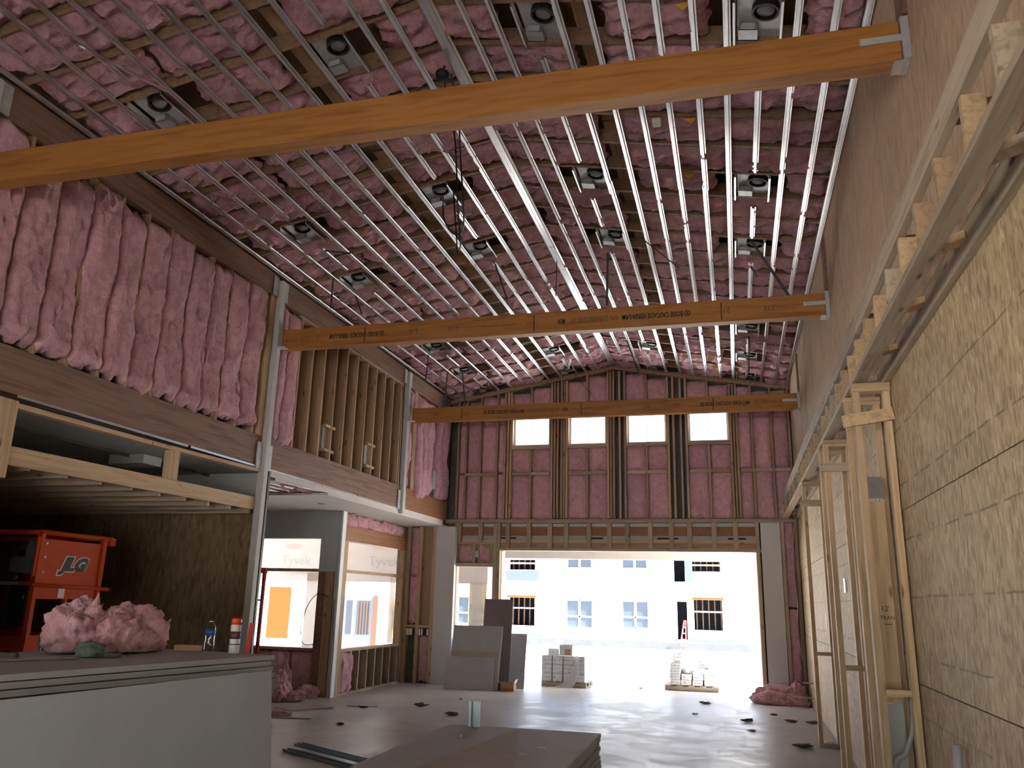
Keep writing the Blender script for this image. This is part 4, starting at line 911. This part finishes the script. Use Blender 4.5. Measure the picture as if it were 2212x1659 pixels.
for a in range(4):
    an = math.radians(45 + 90 * a); bm = bmesh.new(); seg = 14; cy, cz = .235 + .03 * math.cos(an), 1.035 + .04 * math.sin(an); rr = []
    for r in (.028, .018): rr.append([bm.verts.new((.0145, cy + r * math.cos(2 * math.pi * q / seg), cz + 1.25 * r * math.sin(2 * math.pi * q / seg))) for q in range(seg)])
    for q in range(seg): bm.faces.new((rr[0][q], rr[0][(q + 1) % seg], rr[1][(q + 1) % seg], rr[1][q]))
    from_bm('decal_petal', bm, 'decal_gold', toe, (0, 0, 0))
lettering('hire_name', 'Sy', .12, 'white_paint', toe, (.0145, .36, 1.045), RP)
prism('control_box', [(-.34, 1.72), (-.08, 1.70), (-.06, 1.99), (-.16, 2.03), (-.2, 1.90), (-.28, 1.88), (-.36, 1.84)], .10, 'lift_grey', t, 'y', (0, .02, 0)); box('control_switch', -.26, -.18, .012, .02, 1.86, 1.92, 'lift_dark', t)
box('battery_pouch', -.32, -.08, .03, .12, 1.22, 1.62, 'lift_dark', t, .02); tube('control_plug', [(-.27, .06, 1.70), (-.28, .05, 1.64)], .016, 'chrome', t); tube('control_plug', [(-.12, .05, 1.53), (-.14, .04, 1.47)], .018, 'chrome', t)
t = thing('scaffold_upright', 'red perforated scaffold upright in front of the left window', 'scaffold post', (-7.36, 12.05, 0))
bar('upright', (0, 0, 0), (.0, 0, 1.97), .045, .045, 'red_ladder', t, up=(0, 1, 0)); box('upright_head', -.08, .03, -.03, .03, 1.90, 1.985, 'red_ladder', t); bar('side_arm', (-.7, 0, 1.48), (0, 0, 1.48), .03, .03, 'lift_dark', t)
for z in (.75, .85, .95, 1.05, 1.7, 1.8): box('pin_hole', -.008, .008, -.0235, -.0228, z, z + .02, 'black_can', t)
# ------------------------------------------------------------------ pallets of cartons at the door
def pallet(x0, x1, y0, y1, lab):
    t = thing('pallet', lab, 'pallet', ((x0 + x1) / 2, y0, 0), 0, 'wooden pallets at the wide door'); h = (x1 - x0) / 2
    for y in (0, (y1 - y0) / 2 - .04, y1 - y0 - .08): box('stringer', -h, h, y, y + .08, .012, .075, 'old_pine_x', t)
    for i in range(5): x = -h + i * (2 * h - .11) / 4; box('deck_board', x, x + .11, -.01, y1 - y0 + .01, .076, .092, 'old_pine_y', t); box('bottom_board', x, x + .11, 0, y1 - y0, 0, .011, 'old_pine_y', t)
    return t
pallet(-3.70, -2.84, 16.2, 16.95, 'wooden pallet on the left, carrying the neat block of cartons'); pallet(-1.40, -.42, 16.62, 17.35, 'wooden pallet on the right, carrying slumped white cartons')
def carton(name, x0, x1, y0, y1, z0, z1, lab, group, rz=0, band=True, mat='carton_white'):
    t = thing(name, lab, 'carton', ((x0 + x1) / 2, (y0 + y1) / 2, z0), rz, group); hx, hy, h = (x1 - x0) / 2, (y1 - y0) / 2, z1 - z0
    cb = box('carton_body', -hx, hx, -hy, hy, 0, h, mat, t, .004)
    if band: box('printed_front', -hx + .01, hx - .01, -hy - .0015, -hy, .015, h - .015, 'carton_print', cb)
    return t
RN = ['bottom', 'middle', 'top']; CN = ['first', 'second', 'third', 'last']
for d in range(2):
    for r in range(3):
        for c in range(4):
            x = -3.705 + c * .213
            carton('carton', x + .004, x + .200, 16.2 + d * .375, 16.565 + d * .375, .094 + r * .157, .247 + r * .157, 'white printed carton, %s row, %s from left, %s of the left pallet' % (RN[r], CN[c], 'front' if d == 0 else 'rear'), 'cartons on the left pallet')
ZC = .094 + 3 * .157
carton('carton', -3.62, -3.42, 16.25, 16.55, ZC, ZC + .12, 'loose carton lying on top of the left carton block', 'cartons on the left pallet', .3)
t = thing('carton', 'torn open brown and white carton on the left carton block', 'carton', (-3.24, 16.4, ZC), -.1, 'cartons on the left pallet')
for a, b_, c, d in ((-.13, .13, -.1, -.095), (-.13, .13, .095, .1), (-.13, -.125, -.095, .095), (.125, .13, -.095, .095)): box('carton_side', a, b_, c, d, .002, .19, 'carton_white' if c < -.09 else 'carton_brown', t)
box('torn_patch', -.02, .10, -.102, -.1005, .01, .12, 'carton_brown', t)
def film(name, lab, pts, mat='stretch_film'):
    vs, fs = [], []; n = len(pts)
    for i, (p, q) in enumerate(pts):
        for w in range(5):
            f = w / 4; v = Vector(p).lerp(Vector(q), f); v.y += .03 * noise.noise(Vector((i * .9, w * 1.3, 2))); vs.append(tuple(v))
    for i in range(n - 1):
        for w in range(4): a = i * 5 + w; fs.append((a, a + 1, a + 6, a + 5))
    o = mesh_obj(name, vs, fs, mat, None, (0, 0, 0), True); m = o.modifiers.new('thickness', 'SOLIDIFY'); m.thickness = .002; return tag(o, lab, 'plastic film')
film('stretch_film', 'loose strip of stretch film trailing down the left carton block', [((-3.08, 16.17, .56), (-2.98, 16.16, .58)), ((-3.06, 16.14, .40), (-2.95, 16.13, .40)), ((-3.14, 16.12, .20), (-2.98, 16.11, .2)), ((-3.30, 16.10, .04), (-3.05, 16.08, .04)), ((-3.45, 16.08, .006), (-3.1, 16.02, .006))])
film('stretch_film', 'stretch film hanging off the right side of the left carton block', [((-2.84, 16.18, .56), (-2.84, 16.5, .56)), ((-2.82, 16.16, .40), (-2.80, 16.5, .4)), ((-2.80, 16.14, .2), (-2.76, 16.5, .2)), ((-2.78, 16.12, .1), (-2.68, 16.5, .02))])
for c, (n, z) in enumerate(((4, .0), (2, .0), (2, .0), (3, .0))):
    for r in range(n):
        x = -1.31 + c * .21; lean = .03 * (c - 1.5)
        carton('carton', x + .004 + r * .006, x + .195 + r * .006, 16.66, 17.25, .094 + r * .100, .190 + r * .100, 'white printed carton, %s column, %s level of the right pallet' % (('leftmost', 'second', 'third', 'rightmost')[c], ('lowest', 'second', 'third', 'fourth')[r]), 'cartons on the right pallet', random.uniform(-.04, .04))
carton('carton', -1.26, -1.10, 16.72, 17.0, .497, .68, 'upright carton on the tallest left column of the right pallet', 'cartons on the right pallet', .2); carton('carton', -.76, -.56, 16.72, 17.0, .397, .54, 'tilted carton near the right end of the right pallet', 'cartons on the right pallet', -.15)
blob('wrapped_bags', 'heap of white bags under plastic on the right pallet', 'bags', (-.985, 16.95, .297), (.115, .2, .12), 61, 'carton_white', sub=4, rough=.08)
# ------------------------------------------------------------------ hanger straps, cables and tags under the ceiling
def strap(x0, y0, x1, z1, lab, z0=None, w=.022):
    z0 = zc(x0) if z0 is None else z0
    tag(bar('hanger_strap', (x0, y0, z0), (x1, y0, z1), w, .004, 'strap_dark', None, up=(0, 1, 0)), lab, 'strap', 'loose metal straps hanging from the ceiling')
strap(-4.97, 9.1, -4.97, 5.20, 'dark strap hanging near the left wall, before the middle beam')
strap(-4.96, 9.75, -4.84, 5.34, 'slanting dark strap over the left end of the middle beam')
strap(-2.97, 9.85, -2.78, 5.42, 'slanting dark strap left of the ridge, over the middle beam')
strap(-1.43, 9.81, -1.446, 5.24, 'long vertical dark strap right of the ridge, over the middle beam', w=.03)
strap(.35, 9.18, .72, 4.96, 'long slanting perforated strap near the right end of the middle beam', w=.035)
strap(-.98, 9.19, -.49, 5.41, 'thin slanting strap right of centre, before the middle beam', w=.014)
strap(-4.96, 12.64, -4.99, 5.15, 'dark strap beyond the middle beam, nearest the left wall')
strap(-5.0, 13.74, -5.03, 4.94, 'dark strap hanging behind the left end of the far beam')
strap(-4.77, 13.93, -4.70, 5.0, 'dark strap hanging just right of the far beam\'s left end')
strap(-1.67, 13.65, -1.45, 5.36, 'slanting dark strap right of the ridge, above the far beam')
strap(.36, 12.74, .33, 5.08, 'vertical strap near the right wall, above the far beam')
strap(-4.71, 8.36, -4.36, 5.60, 'short flat strap sticking sideways below the left ceiling slope')
strap(.34, 9.91, .42, 5.52, 'short bent strap end right of centre, over the middle beam')
strap(-2.19, 10.2, -2.2, 5.57, 'thin wire strap hanging from the ridge channel', w=.01)
tag(bar('loose_channel', (-4.78, 4.4, 5.66), (-4.44, 5.05, 5.635), .03, .012, 'galvanised', None), 'bright bent channel end hanging at the near left ceiling', 'metal channel')
tag(bar('loose_channel', (-2.75, 14.1, 5.86), (-2.98, 15.0, 5.92), .03, .012, 'galvanised', None), 'loose bright channel slanting across near the far gable', 'metal channel')
tag(bar('loose_channel', (-2.94, 15.2, 5.94), (-2.59, 15.45, 5.52), .006, .006, 'cable_black', None), 'thin dark rod slanting down in front of the far gable', 'rod')
t = thing('ceiling_sensor', 'round black device hanging by the ridge above the nearest beam', 'device', (-2.30, 5.85, 6.0))
lathe('sensor_body', [(.03, -.03), (.055, -.02), (.06, .03), (.04, .05)], 'black_can', t, (0, 0, 0), 16); tube('sensor_stem', [(0, 0, .04), (.02, .01, .12)], .008, 'black_can', t)
for i, pts in enumerate(([(-2.28, 5.85, 6.0), (-2.30, 6.0, 5.75), (-2.33, 6.3, 5.7), (-2.29, 6.3, 5.3), (-2.28, 6.35, 4.95), (-2.33, 6.6, 4.75), (-2.5, 7.0, 4.85), (-2.7, 7.5, 5.3), (-2.85, 7.75, 5.97)],
                          [(-2.24, 5.9, 6.05), (-2.26, 6.2, 5.8), (-2.28, 6.35, 5.5), (-2.30, 6.5, 5.25), (-2.45, 7.0, 5.1), (-2.7, 7.4, 5.25), (-3.0, 7.9, 5.7), (-3.04, 7.95, 6.02)])):
    tag(tube('ceiling_cable', spline(pts, 6), .008, 'cable_black'), ('long dark cable loop hanging from the ridge down past the nearest beam', 'shorter dark cable loop running from the ridge to a light housing')[i], 'cable')
for i, (x, y, w) in enumerate(((-.2, 5.20, .10), (-.30, 6.23, .12), (-.22, 6.71, .09), (-.29, 7.73, .10), (-.22, 12.72, .13), (-.2, 13.25, .13), (-.27, 14.3, .12), (-.2, 14.8, .13), (-.19, 15.33, .11), (-4.12, 8.24, .06), (-4.17, 8.75, .06), (-4.18, 9.72, .06))):
    names = ['nearest yellow tag under the right slope, before the nearest beam', 'yellow tag on the right slope just beyond the nearest beam', 'second yellow tag beyond the nearest beam, right slope', 'yellow tag on the right slope midway to the middle beam', 'first yellow tag beyond the middle beam, right slope', 'second yellow tag beyond the middle beam, right slope', 'third yellow tag beyond the middle beam, right slope', 'fourth yellow tag beyond the middle beam, right slope', 'last yellow tag against the far gable, right slope', 'nearest small yellow tag under the left slope', 'second small yellow tag under the left slope', 'farthest small yellow tag under the left slope']
    z = zc(x); h = w * .6
    o = prism('yellow_tag', [(-w / 2, .0), (w / 2, .0), (w * .5, -h * .4), (w * .1, -h), (-w * .2, -h * .6)], .002, 'yellow_tag', None, 'y', (x, y - .03, z + .035)); tag(o, names[i], 'tag', 'yellow tags on the ceiling trusses')
tag(box('white_fixture', -.56, -.48, 6.68, 6.76, zc(-.52) - .02, zc(-.52) + .04, 'white_paint', bev=.008), 'small white fixture under the right slope beyond the nearest beam', 'fixture')
# loose coil of wire on the left window column
tag(tube('wire_loop', spline([(-6.5, 12.632, 1.55), (-6.62, 12.5, 1.6), (-6.78, 12.48, 1.4), (-6.86, 12.48, 1.05), (-6.82, 12.5, .82), (-6.7, 12.58, .80), (-6.64, 12.632, .84)], 6), .006, 'cable_black'), 'thin wire loop hanging beside the left window', 'wire')
tag(tube('wire_tail', spline([(-6.36, 12.58, 1.5), (-6.34, 12.55, 1.2), (-6.28, 12.53, .8), (-6.30, 12.55, .4)], 6), .005, 'cable_black'), 'thin wire dangling down the white corner column', 'wire')
# ------------------------------------------------------------------ floor litter
def scrap(name, lab, pts, pos, th, mat, rz=0, tilt=0):
    o = prism(name, pts, th, mat, None, 'z', (pos[0], pos[1], .003)); o.rotation_euler = (tilt, 0, rz); tag(o, lab, 'debris'); return o
scrap('board_scrap', 'pale cardboard sheet on the floor by the left window', [(-.22, -.35), (.22, -.30), (.26, .35), (-.16, .33)], (-6.1, 11.35), .012, 'debris_tan', -.5)
scrap('board_scrap', 'greyish board scrap beside the pale cardboard sheet', [(-.2, -.2), (.25, -.22), (.2, .25), (-.22, .2)], (-5.5, 12.05), .008, 'concrete_kerb', .3)
scrap('board_scrap', 'thin grey strip of board in front of the pale cardboard', [(-.5, -.03), (.4, -.02), (.4, .03), (-.5, .03)], (-5.85, 10.35), .012, 'drywall_edge', .1)
def litter(name, lab, x, y, s, seed, mat='debris_dark', stretch=1.6):
    bm = bmesh.new(); bmesh.ops.create_icosphere(bm, subdivisions=2, radius=1)
    for v in bm.verts:
        n = v.co.normalized(); r = 1 + .8 * fbm(n * 2.0 + Vector((seed, 0, 0)), 3); v.co = Vector((n.x * r * s * stretch * .75, n.y * r * s * .6, (n.z + 1) * .5 * s * .5 * max(.4, r)))
    mz = min(v.co.z for v in bm.verts)
    for v in bm.verts: v.co.z -= mz
    tag(from_bm(name, bm, mat, None, (x, y, .001)), lab, 'debris')
for i, (x, y, s, lab) in enumerate(((-5.35, 11.75, .07, 'dark crumpled litter right of the pale cardboard sheet'), (-4.67, 12.34, .10, 'dark flat litter on the open floor left of centre'), (-.58, 14.6, .08, 'dark curled scrap in front of the right pallet'), (.06, 12.66, .09, 'dark scrap lying right of centre on the floor'), (.66, 12.93, .08, 'dark scrap near the pink corner pile'), (.11, 11.77, .055, 'small dark lump on the right floor'), (.66, 10.70, .11, 'dark curled litter at the foot of the far chase'), (.93, 12.9, .09, 'dark litter heap against the right wall'), (-.69, 13.2, .05, 'small flat dark scrap in the middle of the floor'), (-3.9, 11.55, .10, 'faint flat scrap behind the metal stud offcut'), (-4.9, 10.1, .06, 'small dark chip on the floor left of the low stack'), (.45, 13.6, .05, 'tiny dark chip by the pink corner pile'), (-4.4, 13.4, .03, 'tiny dark chip on the far left floor'))):
    litter('crumpled_scrap', lab, x, y, s * .8, i * 3.1 + 1)
litter('crumpled_scrap', 'small tan block at the door threshold', -1.85, 16.6, .045, 77, 'carton_brown', 1.0)
litter('crumpled_plastic', 'small crumpled clear plastic at the base of the farthest chase', .99, 11.1, .05, 91, 'white_paint', 1.0)
tag(box('paper_note', 1.094, 1.0995, 11.6, 11.66, 1.25, 1.5, 'white_paint'), 'narrow white paper note on the right wall behind the farthest chase', 'paper')
for i, (x, y, lab) in enumerate(((-1.35, 5.95, 'white paper scrap near the right edge of the low stack'), (-1.42, 5.65, 'second white paper scrap on the low stack, nearer the camera'), (-2.02, 6.20, 'small white crumb left of the offcut on the low stack'))):
    o = prism('paper_scrap', [(-.025, -.008), (.02, -.012), (.028, .008), (-.018, .01)], .004, 'white_paint', None, 'z', (x, y, 18 * .032 + .003)); o.rotation_euler = (0, 0, i * .9); tag(o, lab, 'debris')
# ------------------------------------------------------------------ porch outside, wrapped in house wrap
po = thing('wrapped_porch', 'porch beam and column outside, wrapped in tan printed house wrap', 'porch', (0, 19, 0))
box('porch_beam', -16, -5.68, 0, .3, 1.935, 3.9, 'housewrap', po); box('porch_beam', -5.678, 2.6, 0, .3, 2.535, 3.9, 'housewrap', po)
box('porch_column', -6.10, -5.68, -.05, .35, -.12, 1.934, 'housewrap', po); box('porch_column', 2.2, 2.6, -.05, .35, -.12, 2.534, 'housewrap', po); box('porch_column', -10.0, -9.55, -.05, .35, -.12, 1.934, 'housewrap', po); box('porch_column', -13.6, -13.2, -.05, .35, -.12, 1.934, 'housewrap', po)
for x in (-6.06, -5.75): box('seam_tape', x - .035, x + .035, -.053, -.0505, -.1, 1.93, 'wrap_tape', po)
box('porch_roof', -16.2, 2.8, -3.22, .45, 3.902, 4.0, 'white_siding', po)
R0 = (math.pi / 2, 0, 0)
for x, z in ((-10.75, 2.42), (-8.35, 2.42)):
    lettering('wrap_name', 'Tyvek', .34, 'wrap_print', po, (x, -.003, z), R0); lettering('wrap_name', 'HomeWrap', .16, 'wrap_print', po, (x + .1, -.003, z - .3), R0)
    bm = bmesh.new(); bmesh.ops.create_circle(bm, cap_ends=True, segments=20, radius=1)
    for v in bm.verts: v.co = Vector((v.co.x * .24, 0, v.co.y * .07))
    from_bm('wrap_logo', bm, 'wrap_print_red', po, (x - .1, -.003, z + .36))
lettering('wrap_name', 'Tyvek', .26, 'wrap_print', po, (-5.90, -.053, 1.35), R0, squash=.6); lettering('wrap_name', 'HomeWrap', .10, 'wrap_print', po, (-5.90, -.053, 1.1), R0, squash=.6)
# ------------------------------------------------------------------ building across the yard
bd = thing('facing_building', 'white two-storey building under construction across the bright yard', 'building', (0, 46, -.7))
def q(z): return z + .7
opens = [(-9.17, -7.70, .244, 1.73), (-6.09, -4.65, .30, 1.74), (-9.13, -7.74, 3.42, 4.95), (-6.07, -4.68, 3.43, 4.95), (-12.45, -10.96, .27, 1.78), (-12.49, -10.96, 3.3, 4.95), (-3.15, -2.62, -.30, 1.75), (-2.27, -.80, .31, 1.87), (-3.26, -2.67, 2.78, 4.95), (-2.30, -.82, 3.33, 4.95), (1.2, 2.6, .3, 1.75), (1.2, 2.6, 3.4, 4.95), (-16.2, -14.8, .27, 1.78), (-16.2, -14.8, 3.4, 4.95)]
xs = sorted(set([-30, 10] + [v for o_ in opens for v in o_[:2]]))
bm = bmesh.new()
def bmbox(x0, x1, y0, y1, z0, z1):
    vs = [bm.verts.new((x, y, z)) for x in (x0, x1) for y in (y0, y1) for z in (z0, z1)]
    for f in ((0, 1, 3, 2), (4, 6, 7, 5), (0, 4, 5, 1), (2, 3, 7, 6), (0, 2, 6, 4), (1, 5, 7, 3)): bm.faces.new([vs[i] for i in f])
for a, b_ in zip(xs[:-1], xs[1:]):
    mid = (a + b_) / 2; hs = sorted([(o_[2], o_[3]) for o_ in opens if o_[0] < mid < o_[1]]); z = -.35
    for h0, h1 in hs:
        bmbox(a, b_, 0, .25, q(z), q(h0)); z = h1
    bmbox(a, b_, 0, .25, q(z), q(6.2))
from_bm('facade', bm, 'white_siding', bd)
box('foundation', -30, 10, -.3, .3, q(-1.2), q(-.352), 'dark_kerb', bd); box('roof', -30.5, 10.5, -.6, 9, q(6.21), q(6.5), 'concrete_kerb', bd); box('rear_wall', -30, 10, 4.0, 4.2, q(-.35), q(6.2), 'dark_interior', bd); box('interior_floor', -30, 10, .26, 4.0, q(2.2), q(2.4), 'dark_interior', bd)
def window_unit(x0, x1, z0, z1):
    w = (x0 + x1) / 2; zm = z0 + (z1 - z0) * .40; bm2 = bmesh.new()
    def bb(a, b_, c, d):
        vs = [bm2.verts.new((x, y, z)) for x in (a, b_) for y in (.06, .12) for z in (c, d)]
        for f in ((0, 1, 3, 2), (4, 6, 7, 5), (0, 4, 5, 1), (2, 3, 7, 6), (0, 2, 6, 4), (1, 5, 7, 3)): bm2.faces.new([vs[i] for i in f])
    for a, b_ in ((x0, x0 + .05), (w - .06, w + .06), (x1 - .05, x1)): bb(a, b_, q(z0), q(z1))
    for a, b_ in ((z0, z0 + .05), (zm - .04, zm + .04), (z1 - .05, z1)): bb(x0 + .05, x1 - .05, q(a), q(b_))
    win = from_bm('window', bm2, 'white_siding', bd)
    for a, b_ in ((x0 + .05, w - .06), (w + .06, x1 - .05)):
        box('pane', a, b_, .09, .10, q(z0) + .05, q(zm) - .04, 'window_glass_far', win); box('pane', a, b_, .09, .10, q(zm) + .04, q(z1) - .05, 'window_glass_far', win)
for o_ in (opens[0], opens[1], opens[2], opens[3], opens[10], opens[11], opens[12], opens[13]): window_unit(*o_)
for o_ in (opens[4], opens[5], opens[7], opens[9]):
    x0, x1, z0, z1 = o_
    for i in range(5): box('inner_stud', x0 + .1 + i * (x1 - x0 - .2) / 4, x0 + .16 + i * (x1 - x0 - .2) / 4, .5, .6, q(z0), q(z1), 'brown_post', bd)
    box('inner_rail', x0, x1, .45, .5, q(z0) + .9, q(z0) + .98, 'old_pine_x', bd)
for x0, x1, z in ((-12.55, -10.9, 1.78), (-2.35, -.72, 1.87)): box('orange_lintel', x0, x1, -.02, -.002, q(z) + .002, q(z) + .12, 'orange_flash', bd)
for x0, x1, z0, z1 in ((-12.7, -12.46, -.3, 1.9), (-10.95, -10.45, -.3, 1.95), (-12.45, -10.96, -.3, .26), (-3.35, -3.16, -.3, 1.9), (-2.61, -2.28, -.3, 1.9), (-.79, -.4, -.3, 1.95), (-2.27, -.80, -.3, .30), (-12.65, -10.75, 2.7, 3.25), (-2.66, -2.32, 2.75, 4.9)): box('pale_wrap', x0, x1, -.018, -.002, q(z0), q(z1), 'pale_wrap_blue', bd)
for z in (3.62, 3.85): box('balcony_rail', -12.6, -10.85, -.06, -.03, q(z), q(z) + .08, 'white_siding', bd); box('balcony_rail', -2.35, -.75, -.06, -.03, q(z), q(z) + .08, 'pine_x', bd)
box('meter_box', -7.45, -7.28, -.05, -.002, q(0.0), q(.18), 'lift_grey', bd)
ld = thing('step_ladder', 'red step ladder leaning in the doorway of the facing building', 'ladder', (-2.85, 45.25, -.7))
bar('ladder_rail', (-.16, 0, 0), (.10, .2, 1.5), .06, .05, 'red_ladder', ld); bar('ladder_rail', (.16, 0, 0), (.18, .2, 1.5), .05, .05, 'red_ladder', ld)
for i in range(4): bar('ladder_step', (-.12 + i * .05, .04 * i, .25 + i * .3), (.16, .04 * i, .25 + i * .3), .05, .04, 'galvanised_dull', ld)
box('door_slab', -3.1, -2.2, -.34, -.1, -.5, -.352, 'concrete_kerb') if False else None
# building seen through the left windows
bl = thing('side_building', 'low white building seen through the two left windows', 'building', (0, 30, -.3))
box('facade', -30, -12.2, 0, .3, 0, 5.5, 'white_siding', bl); box('roof', -30.3, -11.9, -.5, 6, 5.501, 5.7, 'concrete_kerb', bl); box('end_wall', -12.5, -12.2, .302, 6, 0, 5.5, 'white_siding', bl)
box('orange_panel', -18.0, -17.05, -.03, -.002, .25, 2.2, 'orange_flash', bl); box('blue_panel', -17.04, -16.5, -.03, -.002, .2, 2.1, 'pale_wrap_blue', bl)
box('door_surround', -14.75, -13.2, -.03, -.002, 0, 1.9, 'pale_wrap_blue', bl); box('dark_sidelight', -14.6, -14.35, -.04, -.031, .5, 1.75, 'dark_interior', bl); box('grille_door', -14.15, -13.62, -.04, -.031, .5, 1.75, 'dark_interior', bl)
for i in range(5): box('grille_bar', -14.12 + i * .12, -14.09 + i * .12, -.06, -.041, .5, 1.75, 'brown_post', bl)
box('brown_post', -13.5, -13.3, -.06, -.031, 0, 1.95, 'brown_post', bl); box('yellow_frame', -12.75, -12.45, -.04, -.002, .5, 1.75, 'yellow_tag', bl); box('yellow_frame_glass', -12.68, -12.5, -.05, -.041, .7, 1.6, 'pale_wrap_blue', bl)
